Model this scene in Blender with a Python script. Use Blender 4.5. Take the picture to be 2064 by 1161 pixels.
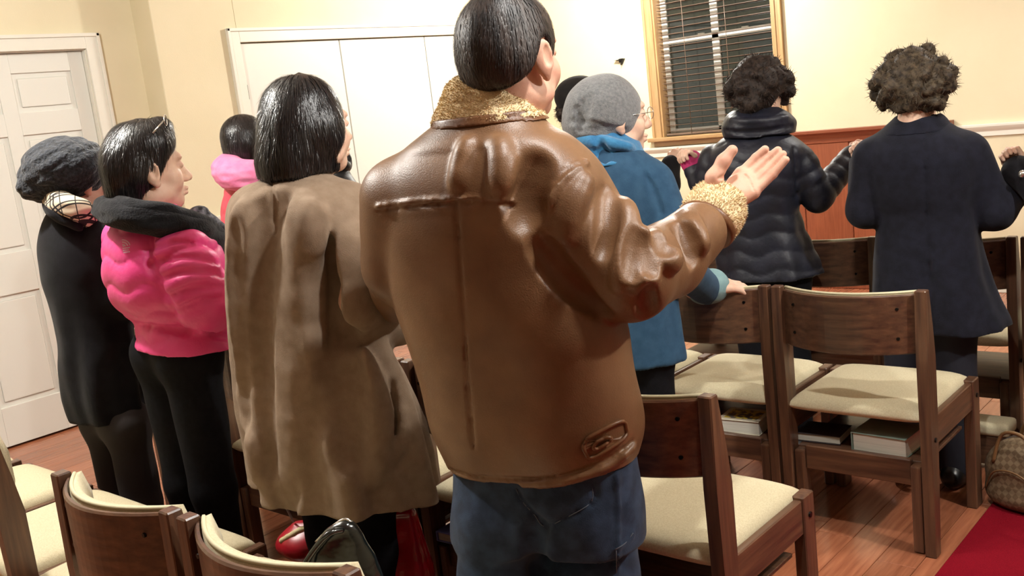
import bpy, bmesh, math, random
import numpy as np
from mathutils import Vector, Matrix, noise
from mathutils.bvhtree import BVHTree
random.seed(7); rng = np.random.default_rng(7)
for o in list(bpy.data.objects): bpy.data.objects.remove(o)
S = bpy.context.scene; COL = S.collection

# ---------------------------------------------------------------- camera (room axes: X along the rows, Y = the way the chairs face)
F, W, H = 2000.0, 2064, 1161
PITCH, ROLL, HEAD, CAMZ = math.radians(10.4), math.radians(6.8), math.radians(42), 1.5
FW = np.array([-math.sin(HEAD), math.cos(HEAD), 0]); RT = np.array([math.cos(HEAD), math.sin(HEAD), 0]); UP = np.array([0, 0, 1.0])
cam = bpy.data.cameras.new('camera'); camo = bpy.data.objects.new('camera', cam); COL.objects.link(camo)
cam.sensor_width = 36; cam.lens = 36 * F / W; cam.clip_start = .05
_vd = -math.sin(PITCH) * FW - math.cos(PITCH) * UP; _ax = math.cos(PITCH) * FW - math.sin(PITCH) * UP
_cx = math.cos(ROLL) * RT + math.sin(ROLL) * _vd; _cy = math.sin(ROLL) * RT - math.cos(ROLL) * _vd
camo.matrix_world = Matrix([[_cx[i], _cy[i], -_ax[i], (0, 0, CAMZ)[i]] for i in range(3)] + [[0, 0, 0, 1]])
S.camera = camo
S.view_settings.view_transform = 'Standard'; S.view_settings.look = 'None'
S.view_settings.exposure = EXPOSURE = 0.28; S.view_settings.gamma = 1; S.view_settings.use_curve_mapping = False
w = bpy.data.worlds.new('night'); S.world = w; w.use_nodes = True
w.node_tree.nodes['Background'].inputs[0].default_value = (.045, .05, .045, 1); w.node_tree.nodes['Background'].inputs[1].default_value = 1
# ceiling lamps: (x, y, watts, spot cone in degrees or 0 for all round, radius)
LAMPS = [(-3.8, 5.5, 135, 0, .06), (.6, 2.6, 120, 0, .05), (-3.35, 1.0, 128, 0, .05), (-1.2, 5.1, 80, 140, .06), (-.8, 1.65, 80, 150, .05)]

# ---------------------------------------------------------------- pixel measuring
def ray(px, py):
    x, y = px - W / 2, py - H / 2
    c, s = math.cos(ROLL), math.sin(ROLL)
    u, v = c * x - s * y, s * x + c * y
    return RT * u + FW * (F * math.cos(PITCH) - v * math.sin(PITCH)) - UP * (v * math.cos(PITCH) + F * math.sin(PITCH))
C0 = np.array([0, 0, CAMZ])
def atz(px, py, z): r = ray(px, py); return C0 + r * ((z - CAMZ) / r[2])
def atx(px, py, x): r = ray(px, py); return C0 + r * (x / r[0])
def aty(px, py, y): r = ray(px, py); return C0 + r * (y / r[1])
def atd(px, py, d, n=FW): r = ray(px, py); return C0 + r * (d / (r @ n))

# ---------------------------------------------------------------- object helpers
def tag(o, label=None, cat=None, group=None, kind=None):
    if label: o['label'] = label
    if cat: o['category'] = cat
    if group: o['group'] = group
    if kind: o['kind'] = kind
    return o
def link(name, me, mat, parent=None):
    o = bpy.data.objects.new(name, me); COL.objects.link(o)
    if mat is not None and len(me.materials) == 0: me.materials.append(mat)
    if parent: o.parent = parent
    return o
def empty(name, loc=(0, 0, 0), rz=0, label=None, cat=None, group=None):
    o = bpy.data.objects.new(name, None); COL.objects.link(o); o.location = loc; o.rotation_euler = (0, 0, rz); o.empty_display_size = .1
    return tag(o, label, cat, group)
def copy_tree(o, parent=None):
    c = o.copy(); COL.objects.link(c); c.parent = parent
    for ch in o.children: copy_tree(ch, c)
    return c
def smooth(me, on=True):
    me.polygons.foreach_set('use_smooth', np.full(len(me.polygons), on)); me.update()
def mesh(name, V, Fc, sm=False):
    me = bpy.data.meshes.new(name); me.from_pydata([tuple(map(float, v)) for v in V], [], Fc)
    if sm: smooth(me)
    me.update(); return me
def bm_box(bm, lo, hi, bev=0.0, seg=1):
    vs = [bm.verts.new((x, y, z)) for z in (lo[2], hi[2]) for y in (lo[1], hi[1]) for x in (lo[0], hi[0])]
    fs = [bm.faces.new([vs[i] for i in f]) for f in ((0, 2, 3, 1), (4, 5, 7, 6), (0, 1, 5, 4), (2, 6, 7, 3), (0, 4, 6, 2), (1, 3, 7, 5))]
    if bev > 0:
        es = list({e for f in fs for e in f.edges}); bmesh.ops.bevel(bm, geom=es, offset=bev, segments=seg, affect='EDGES', profile=.6)
def bm_done(bm, name, sm=False):
    bmesh.ops.recalc_face_normals(bm, faces=bm.faces); me = bpy.data.meshes.new(name); bm.to_mesh(me); bm.free()
    if sm: smooth(me)
    return me
def box(name, lo, hi, mat, parent=None, bev=.003, seg=1, sm=False):
    bm = bmesh.new(); bm_box(bm, lo, hi, bev, seg); return link(name, bm_done(bm, name, sm), mat, parent)
def prism(name, pts, axis, lo, hi, mat, parent=None, bev=.003, seg=1, sm=False):
    """pts: 2-D outline in the two axes other than `axis`, extruded from lo to hi along it"""
    oth = [a for a in range(3) if a != axis]; bm = bmesh.new()
    def v(p, h):
        c = [0, 0, 0]; c[oth[0]], c[oth[1]] = p; c[axis] = h; return bm.verts.new(c)
    a = [v(p, lo) for p in pts]; b = [v(p, hi) for p in pts]; n = len(pts)
    bm.faces.new(a); bm.faces.new(b[::-1])
    for i in range(n): bm.faces.new((a[i], b[i], b[(i + 1) % n], a[(i + 1) % n]))
    if bev > 0: bmesh.ops.bevel(bm, geom=list(bm.edges), offset=bev, segments=seg, affect='EDGES', profile=.6)
    return link(name, bm_done(bm, name, sm), mat, parent)
def tube_geo(pts, r, n=8, closed=False):
    """rings of a tube; r number or list"""
    pts = [np.array(p, float) for p in pts]; m = len(pts); rr = r if hasattr(r, '__len__') else [r] * m; V = []; Fc = []
    prev = None
    for i, p in enumerate(pts):
        if closed: t = pts[(i + 1) % m] - pts[i - 1]
        else: t = pts[min(i + 1, m - 1)] - pts[max(i - 1, 0)]
        t = t / (np.linalg.norm(t) + 1e-9)
        if prev is None:
            a = np.cross(t, (0, 0, 1)); a = np.cross(t, (1, 0, 0)) if np.linalg.norm(a) < .1 else a
        else: a = prev - t * (prev @ t)
        a = a / (np.linalg.norm(a) + 1e-9); prev = a; b = np.cross(t, a)
        for k in range(n): q = 2 * math.pi * k / n; V.append(p + rr[i] * (math.cos(q) * a + math.sin(q) * b))
    for i in range(m if closed else m - 1):
        j = (i + 1) % m
        for k in range(n): Fc.append((i * n + k, i * n + (k + 1) % n, j * n + (k + 1) % n, j * n + k))
    if not closed: Fc.append(tuple(range(n))[::-1]); Fc.append(tuple((m - 1) * n + k for k in range(n)))
    return V, Fc
def tube(name, pts, r, mat, parent=None, n=8, closed=False):
    V, Fc = tube_geo(pts, r, n, closed); return link(name, mesh(name, V, Fc, True), mat, parent)
def cyl(name, c, r, h, mat, parent=None, axis=2, n=16):
    a = np.array(c, float); b = a.copy(); b[axis] += h; V, Fc = tube_geo([a, b], r, n); return link(name, mesh(name, V, Fc), mat, parent)
def spline(pts, k=6):
    P = np.array(pts, float); out = []
    for i in range(len(P) - 1):
        p0, p1, p2, p3 = P[max(i - 1, 0)], P[i], P[i + 1], P[min(i + 2, len(P) - 1)]
        for t in np.linspace(0, 1, k, endpoint=False): out.append(.5 * ((2 * p1) + (-p0 + p2) * t + (2 * p0 - 5 * p1 + 4 * p2 - p3) * t * t + (-p0 + 3 * p1 - 3 * p2 + p3) * t ** 3))
    out.append(P[-1]); return np.array(out)

# ---------------------------------------------------------------- materials
MATS = {}
def srgb(*c): return tuple(((x / 255) / 12.92 if x / 255 <= .04045 else ((x / 255 + .055) / 1.055) ** 2.4) for x in c) + (1,)
def mat(name, col, rough=.6, col2=None, scale=20, stretch=(1, 1, 1), bump=0, bscale=200, bstretch=(1, 1, 1), spec=.5, sheen=0, coat=0, metal=0, rnd=0, detail=4, sss=0, lo=.35, hi=.65, trans=0):
    if name in MATS: return MATS[name]
    m = bpy.data.materials.new(name); m.use_nodes = True; nt = m.node_tree; N = nt.nodes; L = nt.links; b = N['Principled BSDF']
    b.inputs['Roughness'].default_value = rough; b.inputs['Specular IOR Level'].default_value = spec; b.inputs['Metallic'].default_value = metal
    b.inputs['Base Color'].default_value = col
    if trans: b.inputs['Transmission Weight'].default_value = trans
    if sheen: b.inputs['Sheen Weight'].default_value = sheen; b.inputs['Sheen Roughness'].default_value = .5
    if coat: b.inputs['Coat Weight'].default_value = coat; b.inputs['Coat Roughness'].default_value = .15
    if sss: b.inputs['Subsurface Weight'].default_value = sss; b.inputs['Subsurface Radius'].default_value = (.012, .005, .003); b.inputs['Subsurface Scale'].default_value = .6
    tc = N.new('ShaderNodeTexCoord')
    def nz(sc, st, det):
        mp = N.new('ShaderNodeMapping'); mp.inputs['Scale'].default_value = st; L.new(tc.outputs['Object'], mp.inputs['Vector'])
        n = N.new('ShaderNodeTexNoise'); n.inputs['Scale'].default_value = sc; n.inputs['Detail'].default_value = det; L.new(mp.outputs[0], n.inputs['Vector']); return n
    last = None
    if col2:
        n = nz(scale, stretch, detail); rp = N.new('ShaderNodeValToRGB'); rp.color_ramp.elements[0].position = lo; rp.color_ramp.elements[1].position = hi
        rp.color_ramp.elements[0].color = col; rp.color_ramp.elements[1].color = col2; L.new(n.outputs['Fac'], rp.inputs[0]); last = rp.outputs[0]
    if rnd:
        oi = N.new('ShaderNodeObjectInfo'); hs = N.new('ShaderNodeHueSaturation'); mr = N.new('ShaderNodeMapRange')
        mr.inputs['To Min'].default_value = 1 - rnd; mr.inputs['To Max'].default_value = 1 + rnd; L.new(oi.outputs['Random'], mr.inputs['Value']); L.new(mr.outputs[0], hs.inputs['Value'])
        if last: L.new(last, hs.inputs['Color'])
        else: hs.inputs['Color'].default_value = col
        last = hs.outputs[0]
    if last: L.new(last, b.inputs['Base Color'])
    if bump:
        n = nz(bscale, bstretch, 3); bp = N.new('ShaderNodeBump'); bp.inputs['Strength'].default_value = 1; bp.inputs['Distance'].default_value = bump
        L.new(n.outputs['Fac'], bp.inputs['Height']); L.new(bp.outputs[0], b.inputs['Normal'])
    MATS[name] = m; return m
def wood(name, c1, c2, axis, rough=.35, spec=.5, rnd=.12, coat=.15):
    st = [14, 14, 14]; st[axis] = 1.0
    return mat(name, c1, rough, c2, 5, tuple(st), bump=.0006, bscale=9, bstretch=tuple(st), spec=spec, rnd=rnd, coat=coat, detail=6, lo=.3, hi=.7)
PAINT = mat('cream_wall_paint', srgb(224, 214, 184), .75, srgb(220, 210, 179), 3, bump=.0004, bscale=120, spec=.25)
CEIL = mat('white_ceiling_paint', srgb(235, 230, 218), .85)
WHITE = mat('white_gloss_paint', srgb(226, 224, 212), .42, bump=.0002, bscale=60, spec=.4)
WHITE_D = mat('white_door_paint', srgb(222, 222, 214), .45, bump=.0002, bscale=60, spec=.4)
DARK = mat('dark_gap', (.01, .01, .01, 1), .9)
oc1, oc2 = srgb(72, 48, 37), srgb(108, 76, 54)
OAK = [wood('stained_oak_%s' % 'xyz'[a], oc1, oc2, a) for a in range(3)]
LOAK = [wood('light_oak_%s' % 'xyz'[a], srgb(166, 130, 86), srgb(186, 152, 108), a, .4) for a in range(3)]
PANELW = wood('red_brown_panel_wood', srgb(128, 66, 40), srgb(150, 82, 52), 2, .45)
FLOORW = wood('floor_plank_wood', srgb(142, 84, 58), srgb(174, 110, 78), 1, .24, .5, .16, .2)
CREAM = mat('cream_upholstery', srgb(220, 210, 178), .85, srgb(206, 194, 158), 260, bump=.0006, bscale=700, sheen=.15, spec=.2)
PIPING = mat('cream_piping', srgb(214, 206, 172), .8)
BOLT = mat('black_bolt', (.015, .013, .012, 1), .35, metal=.8)
CARPET = mat('red_carpet', srgb(140, 20, 36), .95, srgb(116, 14, 28), 400, bump=.003, bscale=600, spec=.05)

# ---------------------------------------------------------------- lamps
for i, (x, y, wt, cone, rad) in enumerate(LAMPS):
    t = empty('ceiling_lamp', (x, y, 2.62), 0, None, 'lamp', 'ceiling lamps')
    t['label'] = ('white ceiling lamp over the corner between closet and window', 'white ceiling lamp over the red aisle carpet', 'white ceiling lamp over the brightly lit cream seats at the left', 'white ceiling lamp in front of the wooden panelling', 'white ceiling lamp over the chairs with books')[i]
    V = []; Fc = []
    prof = [(.02, .1), (.09, .1), (.16, .06), (.165, .05), (.15, .045)]
    for (r, z) in prof:
        for k in range(24): V.append((r * math.cos(k * math.pi / 12), r * math.sin(k * math.pi / 12), z + .03))
    for j in range(len(prof) - 1):
        for k in range(24): Fc.append((j * 24 + k, j * 24 + (k + 1) % 24, j * 24 + 24 + (k + 1) % 24, j * 24 + 24 + k))
    link('lamp_housing', mesh('lamp_housing', V, Fc, True), WHITE, t)
    ld = bpy.data.lights.new('ceiling_lamp_bulb', 'SPOT' if cone else 'POINT'); ld.energy = wt
    if cone: ld.spot_size = math.radians(cone); ld.spot_blend = .7
    ld.color = (1, .98, .935); ld.shadow_soft_size = rad
    lo = bpy.data.objects.new('bulb', ld); COL.objects.link(lo); lo.parent = t; lo.location = (0, 0, -.05)

# ---------------------------------------------------------------- room shell
XW, XC, YW = -5.5, -5.3, 6.5           # door wall, closet wall, window wall
def struct(o): o['kind'] = 'structure'; return o
fl = struct(box('floor', (-5.7, -6, -.06), (6, 6.7, -.014), DARK, bev=0))
pw = .12; pm = {}
def plank_mesh(L):
    if L not in pm:
        bm = bmesh.new(); bm_box(bm, (-pw / 2 + .0008, 0, -.014), (pw / 2 - .0008, L - .0016, 0), .0012); pm[L] = bm_done(bm, 'plank'); pm[L].materials.append(FLOORW)
    return pm[L]
pl = []
for i in range(int(11.2 / pw) + 1):
    x = -5.64 + i * pw; y = -5.4 - random.random() * .8; x0 = x
    while y < 6.5:
        L = random.choice((.9, 1.1, 1.3, 1.5)); pl.append((x, y, L)); y += L
def inview(x, y, L):
    for t in (0, .5, 1):
        p = np.array([x, y + L * t, 0]) - C0; f = p @ FW
        if f < .5: continue
        zc = f * math.cos(PITCH) + CAMZ * math.sin(PITCH); v = CAMZ * math.cos(PITCH) - f * math.sin(PITCH)
        if abs(F * (p @ RT) / zc) < 1150 and F * v / zc < 700: return f
    return None
vis = sorted([(inview(*q), q) for q in pl if inview(*q)])[:290]; vs = {q for _, q in vis}
for f, (x, y, L) in vis:
    o = bpy.data.objects.new('plank', plank_mesh(L)); COL.objects.link(o); o.location = (x, y, 0); o.parent = fl
bm = bmesh.new()
for q in pl:
    if q not in vs: bm_box(bm, (q[0] - pw / 2 + .0008, q[1], -.014), (q[0] + pw / 2 - .0008, q[1] + q[2] - .0016, 0))
tag(link('plank_field', bm_done(bm, 'plank_field'), FLOORW, fl), kind='stuff')
struct(box('ceiling', (-5.7, -6, 2.75), (6, 6.7, 2.85), CEIL, bev=0))
struct(box('wall_right', (5.5, -6, 0), (5.6, 6.6, 2.75), PAINT, bev=0))
struct(box('wall_rear', (-5.6, -5.6, 0), (5.5, -5.5, 2.75), PAINT, bev=0))
# window opening
wl, wr = aty(1322, 112, YW)[0], aty(1562, 112, YW)[0]; sillz, wtop = 1.125, 2.42
struct(box('wall_window', (wr, YW, 0), (5.5, YW + .14, 2.75), PAINT, bev=0))
ww = bpy.data.objects['wall_window']
box('wall_piece', (-5.6, YW, 0), (wl, YW + .14, 2.75), PAINT, ww, 0); box('wall_piece', (wl, YW, 0), (wr, YW + .14, sillz), PAINT, ww, 0); box('wall_piece', (wl, YW, wtop), (wr, YW + .14, 2.75), PAINT, ww, 0)
# left wall: closet stretch and recessed door stretch
yc = atx(325, 150, XC)[1]
cy0 = atx(494, 165, XC)[1]; cy1 = cy0 + 2.4; ch = atx(640, 80, XC)[2]
struct(box('wall_closet', (-5.75, yc, 0), (XC, cy0, 2.75), PAINT, bev=.004)); wc = bpy.data.objects['wall_closet']
box('wall_piece', (-5.75, cy0, ch), (XC, cy1, 2.75), PAINT, wc, 0); box('wall_piece', (-5.75, cy1, 0), (XC, YW, 2.75), PAINT, wc, 0)
dy1 = atx(171, 100, XW)[1]; dy0 = dy1 - .91; dh = atx(90, 102, XW)[2]
struct(box('wall_door', (-5.65, dy1, 0), (XW, yc, 2.75), PAINT, bev=0)); wd = bpy.data.objects['wall_door']
box('wall_piece', (-5.65, dy0, dh), (XW, dy1, 2.75), PAINT, wd, 0); box('wall_piece', (-5.65, -5.5, 0), (XW, dy0, 2.75), PAINT, wd, 0)
# chair rails
def rail(name, lo, hi, axis):
    # moulded profile extruded along axis; sticks out from wall on the room side
    o = box(name, lo, hi, WHITE, None, .004, 2); return struct(o)
rz0, rz1 = .975, 1.05
def rail_y(n, xw, y0, y1):
    pr = [(xw, rz0), (xw + .012, rz0), (xw + .012, rz0 + .03), (xw + .022, rz0 + .045), (xw + .03, rz1 - .015), (xw + .03, rz1), (xw, rz1)]
    return struct(prism(n, pr, 1, y0, y1, WHITE, None, .002))
def rail_x(n, yw, x0, x1):
    pr = [(yw, rz0), (yw - .012, rz0), (yw - .012, rz0 + .03), (yw - .022, rz0 + .045), (yw - .03, rz1 - .015), (yw - .03, rz1), (yw, rz1)]
    return struct(prism(n, pr, 0, x0, x1, WHITE, None, .002))
rail_y('trim_1', XC, yc + .002, cy0 - .09); rail_y('trim_2', XW, dy1 + .1, yc - .003)
wp0, wp1 = -3.35, -2.02
rail_x('trim_3', YW, -5.27, wp0 - .002); rail_x('trim_4', YW, wp1 + .002, 5.45)
struct(box('baseboard_window', (wp1, YW - .015, 0), (5.45, YW, .12), WHITE, bev=.003)); struct(box('baseboard_closet', (XC, yc, 0), (XC + .015, cy0 - .09, .12), WHITE)); struct(box('baseboard_door', (XW, dy1 + .1, 0), (XW + .015, yc, .12), WHITE))

# ---------------------------------------------------------------- six-panel door
def casing(name, xw, y0, y1, zt, wid, parent=None, prot=.022):
    r = empty(name); r['kind'] = 'structure'
    for (a, b, c, d) in ((y1, y1 + wid, 0, zt + wid), (y0 - wid, y0, 0, zt + wid), (y0, y1, zt, zt + wid)):
        box('casing_board', (xw, a, c), (xw + prot, b, d), WHITE, r, .004, 2)
        g = .02
        if d - c > 1: 
            e = (b - g, b) if a == y1 else (a, a + g)
            box('casing_edge', (xw + prot, e[0], c), (xw + prot + .01, e[1], d), WHITE, r, .004, 2)
        else: box('casing_edge', (xw + prot, y0 - wid, d - g), (xw + prot + .01, y1 + wid, d), WHITE, r, .004, 2)
    return r
dr = empty('door_1'); dr['kind'] = 'structure'
casing('trim_5', XW, dy0, dy1, dh, .085)
xd = XW - .035; q0, q1 = dy0 + .006, dy1 - .006
box('door_leaf', (xd - .035, q0, .012), (xd - .012, q1, dh - .006), WHITE_D, dr, .002)
ya, yb = atx(22, 150, xd)[1], atx(143, 146, xd)[1]; ys = [q0, q0 + (q1 - yb), q0 + (q1 - yb) + (yb - ya), ya, yb, q1]
zp = [atx(90, 145, xd)[2], atx(110, 222, xd)[2], atx(120, 266, xd)[2], atx(30, 508, xd)[2], atx(30, 592, xd)[2], atx(60, 808, xd)[2]]   # panel top/bottom pairs
zs = [dh - .006] + zp + [.012]
for a, b in ((0, 1), (2, 3), (4, 5)): box('door_stile', (xd - .012, ys[a], .012), (xd, ys[b], dh - .006), WHITE_D, dr, .003, 2)
for k in (0, 2, 4, 6):
    for a, b in ((1, 2), (3, 4)): box('door_rail', (xd - .012, ys[a], zs[k + 1]), (xd, ys[b], zs[k]), WHITE_D, dr, .003, 2)
for k in (1, 3, 5):
    for a, b in ((1, 2), (3, 4)):
        box('door_panel', (xd - .012, ys[a] + .028, zs[k + 1] + .028), (xd - .004, ys[b] - .028, zs[k] - .028), WHITE_D, dr, .006, 2)
box('door_jamb', (XW - .1, dy1 - .004, 0), (XW, dy1, dh), WHITE, dr, 0); box('door_jamb', (XW - .1, dy0, dh - .004), (XW, dy1, dh), WHITE, dr, 0)
box('door_back', (XW - .12, dy0, 0), (XW - .1, dy1, dh), DARK, dr, 0)
# ---------------------------------------------------------------- closet with flat bifold leaves
casing('trim_6', XC, cy0, cy1, ch, .085, prot=.018)
cl = empty('door_2'); cl['kind'] = 'structure'
ye = [cy0, atx(697, 160, XC)[1], atx(867, 150, XC)[1], cy1]
for i in range(3):
    lf = box('closet_leaf', (XC - .045, ye[i] + .004, .015), (XC - .012, ye[i + 1] - .003, ch - .005), WHITE_D, cl, .003)
    if i == 0:
        for z in (1.72, .3): box('hinge', (XC - .012, ye[i] - .003, z), (XC + .004, ye[i] + .012, z + .09), BOLT, lf, .002)
box('closet_back', (XC - .12, cy0, 0), (XC - .1, cy1, ch), DARK, cl, 0)

# ---------------------------------------------------------------- window with oak casing, white sashes, wooden blind
wn = empty('window_1'); wn['kind'] = 'structure'
cw = .085; ol = wl - .075; orr = wr + .075
for nm, lo, hi, ax in (('casing_board', (ol, YW - .02, sillz - .02), (wl, YW, wtop + cw), 2), ('casing_board', (wr, YW - .02, sillz - .02), (orr, YW, wtop + cw), 2), ('casing_board', (wl, YW - .02, wtop), (wr, YW, wtop + cw), 0)):
    c = box(nm, lo, hi, LOAK[ax], wn, .004, 2)
for lo, hi in (((ol, YW - .03, sillz - .02), (ol + .02, YW - .02, wtop + cw)), ((orr - .02, YW - .03, sillz - .02), (orr, YW - .02, wtop + cw)), ((wr + .018, YW - .026, sillz), (wr + .03, YW - .02, wtop))): box('casing_edge', lo, hi, LOAK[2], wn, .004, 2)
box('window_sill', (ol - .03, YW - .06, sillz - .03), (orr + .03, YW + .1, sillz), LOAK[0], wn, .006, 2)
box('sill_apron', (ol, YW - .018, sillz - .07), (orr, YW, sillz - .03), LOAK[0], wn, .004, 2)
box('window_jamb', (wl, YW - .002, sillz), (wl + .012, YW + .12, wtop), LOAK[2], wn, 0); box('window_jamb', (wr - .012, YW - .002, sillz), (wr, YW + .12, wtop), LOAK[2], wn, 0)
GL = mat('window_glass', (.5, .55, .5, 1), .02, spec=.6, trans=1)
sh = aty(1445, 70, YW + .09)[2]; xm = (wl + wr) / 2 - .02
for (a, b, c, d) in ((wl + .012, wl + .06, sillz, wtop), (wr - .06, wr - .012, sillz, wtop), (xm - .03, xm + .03, sillz, wtop), (wl + .06, wr - .06, sh - .022, sh + .022), (wl + .06, wr - .06, sillz, sillz + .05)):
    box('sash_bar', (a, YW + .09, c), (b, YW + .125, d), WHITE, wn, .004)
for z0, z1 in ((sillz + .05, sh - .022), (sh + .022, wtop)):
    for a, b in ((wl + .06, xm - .03), (xm + .03, wr - .06)): box('window_pane', (a, YW + .105, z0), (b, YW + .109, z1), GL, wn, 0)
for x in (wl + .32, wr - .28): box('sash_latch', (x, YW + .08, sh + .022), (x + .05, YW + .1, sh + .03), WHITE, wn, .002)
SLAT = wood('brown_blind_slat', srgb(96, 76, 62), srgb(118, 96, 80), 0, .4)
bl = empty('window_blind', ((wl + wr) / 2, YW + .045, sillz), 0, 'brown wooden horizontal blind hanging in the oak framed window', 'blind')
hw = (wr - wl) / 2 - .02; sm_ = None
z = .035; k = 0
while z < wtop - sillz - .06:
    if sm_ is None:
        bm = bmesh.new(); bm_box(bm, (-hw, -.024, -.0016), (hw, .024, .0016), .0008); sm_ = bm_done(bm, 'slat'); sm_.materials.append(SLAT)
    o = bpy.data.objects.new('slat', sm_); COL.objects.link(o); o.parent = bl; o.location = (0, 0, z); o.rotation_euler = (math.radians(-6), 0, 0); z += .0445
box('bottom_rail', (-hw, -.026, .002), (hw, .026, .02), SLAT, bl, .003)
for x in (-hw + .22, hw - .35): tube('ladder_cord', [(x, -.026, .01), (x, -.026, wtop - sillz - .02)], .0022, SLAT, bl, 5)
box('head_rail', (-hw, -.03, wtop - sillz - .055), (hw, .03, wtop - sillz - .003), SLAT, bl, .003)
# wooden panelling between window and right chair rail
pz = 1.09
pn = empty('wood_panelling', ((wp0 + wp1) / 2, YW, 0), 0, 'red brown wooden panelling with moulded cap below the cream wall', 'panelling'); pwid = (wp1 - wp0) / 2
for i in range(4):
    a = -pwid + i * pwid / 2; box('panel', (a + .002, -.03, .1), (a + pwid / 2 - .002, -.004, pz - .09), PANELW, pn, .004)
box('panel_base', (-pwid, -.04, 0), (pwid, -.004, .1), PANELW, pn, .005)
prism('panel_cap', [(-.004, pz - .09), (-.034, pz - .09), (-.036, pz - .06), (-.05, pz - .035), (-.07, pz - .02), (-.07, pz), (-.004, pz)], 0, -pwid, pwid, wood('cap_wood', srgb(120, 60, 38), srgb(140, 76, 50), 0, .4), pn, .002)
# aisle carpet
tag(box('aisle_carpet', (-.955, -2.4, 0), (.75, 3.36, .012), CARPET, None, .004), 'plain dark red aisle carpet on the floor beside the chairs', 'carpet')
# ---------------------------------------------------------------- chairs
CW = .245
def make_chair(stool=False):
    t = empty('church_chair')
    post = [(0, 0), (.042, 0), (.062, .40), (.064, .62), (.05, .72), (.032, .834), (0, .834), (-.004, .62), (0, .4)]
    if stool: post = [(0, 0), (.042, 0), (.05, .40), (0, .4)]
    for s in (-1, 1):
        a, b = sorted((s * (CW - .036), s * (CW - .002)))
        prism('back_post', post, 0, a, b, OAK[2], t, .003)
        box('front_leg', (a, .405, 0), (b, .465, .445), OAK[2], t, .003)
        a2, b2 = sorted((s * (CW - .008), s * (CW - .03)))
        box('side_rail', (a2, .05, .345), (b2, .415, .437), OAK[1], t, .003)
        for (y, z) in ((.03, .372), (.435, .39)): cyl('bolt', ((s * CW - .004 if s > 0 else -CW - .002), y, z), .0075, .006, BOLT, t, 0, 10)
        a3, b3 = sorted((s * (CW - .042), s * (CW - .074)))
        box('kneeler_upright', (a3, .01, .004), (b3, .055, .285), OAK[2], t, .006, 2)
    box('rear_stretcher', (-CW + .075, .022, .218), (CW - .075, .045, .3), OAK[0], t, .003)
    box('front_rail', (-CW + .036, .42, .35), (CW - .036, .442, .415), OAK[0], t, .003)
    box('book_shelf', (-CW + .04, .046, .278), (CW - .04, .4, .29), OAK[0], t, .002)
    # seat cushion: crowned rounded box
    n = 14; V = []; Fc = []
    x0, x1, y0, y1 = -CW + .03, CW - .03, .012, .455
    top = np.zeros((n + 1, n + 1), int); bot = np.zeros((n + 1, n + 1), int)
    for lay, idx in ((1, top), (0, bot)):
        for i in range(n + 1):
            for j in range(n + 1):
                u, v = 2 * i / n - 1, 2 * j / n - 1; su, sv = math.sin(u * math.pi / 2), math.sin(v * math.pi / 2)
                e = (1 - abs(su) ** 6) * (1 - abs(sv) ** 6); e = e ** .35
                x = (x0 + x1) / 2 + (x1 - x0) / 2 * su; y = (y0 + y1) / 2 + (y1 - y0) / 2 * sv
                idx[i, j] = len(V); V.append((x, y, (.437 + .034 * e + .004 * (1 - u * u) * (1 - v * v)) if lay else (.433 - .022 * e)))
    for i in range(n):
        for j in range(n):
            Fc.append((top[i, j], top[i + 1, j], top[i + 1, j + 1], top[i, j + 1])); Fc.append((bot[i, j], bot[i, j + 1], bot[i + 1, j + 1], bot[i + 1, j]))
    for i in range(n):
        Fc.append((bot[i, 0], bot[i + 1, 0], top[i + 1, 0], top[i, 0])); Fc.append((bot[i + 1, n], bot[i, n], top[i, n], top[i + 1, n]))
        Fc.append((bot[0, i + 1], bot[0, i], top[0, i], top[0, i + 1])); Fc.append((bot[n, i], bot[n, i + 1], top[n, i + 1], top[n, i]))
    link('seat_cushion', mesh('seat_cushion', V, Fc, True), CREAM, t)
    if stool: return t
    # curved plywood back with upholstered front
    def arc(off, z, m=18, ext=0):
        hwid = CW - .036 + ext; return [(-hwid + 2 * hwid * i / m, .018 - .072 * (1 - (2 * i / m - 1) ** 2) + off, z) for i in range(m + 1)]
    def slab(name, o0, o1, z0, z1, mat_, bulge=0, r=.004):
        prof = [(o0, z0 + r), (o0, z1 - r), (o0 + r, z1), (o1 - r, z1), (o1 + bulge, (z0 + z1) / 2 + .04), (o1 + bulge, (z0 + z1) / 2 - .04), (o1 - r, z0), (o0 + r, z0)]
        m = 18; V = []; Fc = []; n = len(prof)
        for i in range(m + 1):
            for (o, z) in prof: V.append(arc(o, z)[i])
        for i in range(m):
            for k in range(n): Fc.append((i * n + k, (i + 1) * n + k, (i + 1) * n + (k + 1) % n, i * n + (k + 1) % n))
        Fc.append(tuple(range(n))); Fc.append(tuple(m * n + k for k in range(n))[::-1])
        return link(name, mesh(name, V, Fc, False), mat_, t)
    pnl = slab('back_panel', 0, .014, .64, .822, OAK[0])
    for s in (-1, 1):
        for z in (.69, .78):
            i = 2 if s < 0 else 16; p = arc(-.003, z)[i]; cyl('screw', (p[0], p[1], p[2]), .005, .005, BOLT, pnl, 1, 8)
    cu = slab('back_cushion', .0145, .044, .645, .826, CREAM, .006, .008); smooth(cu.data)
    V, Fc = tube_geo([(x, y, z) for x, y, z in arc(.02, .826)], .0045, 6); link('piping', mesh('piping', V, Fc, True), PIPING, cu)
    return t
proto = make_chair()
used = [0]
def chair(xr, y, label, group, dy=0):
    """xr = right end of the chair, y = rear face"""
    o = proto if not used[0] else copy_tree(proto); used[0] = 1
    o.location = (xr - CW, y, 0); return tag(o, label, 'chair', group)
g1, g2, g3, g4 = 'chairs of the nearest row', 'chairs of the row the leather jacket man faces', 'chairs of the row with books', 'chairs of the far front row'
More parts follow.
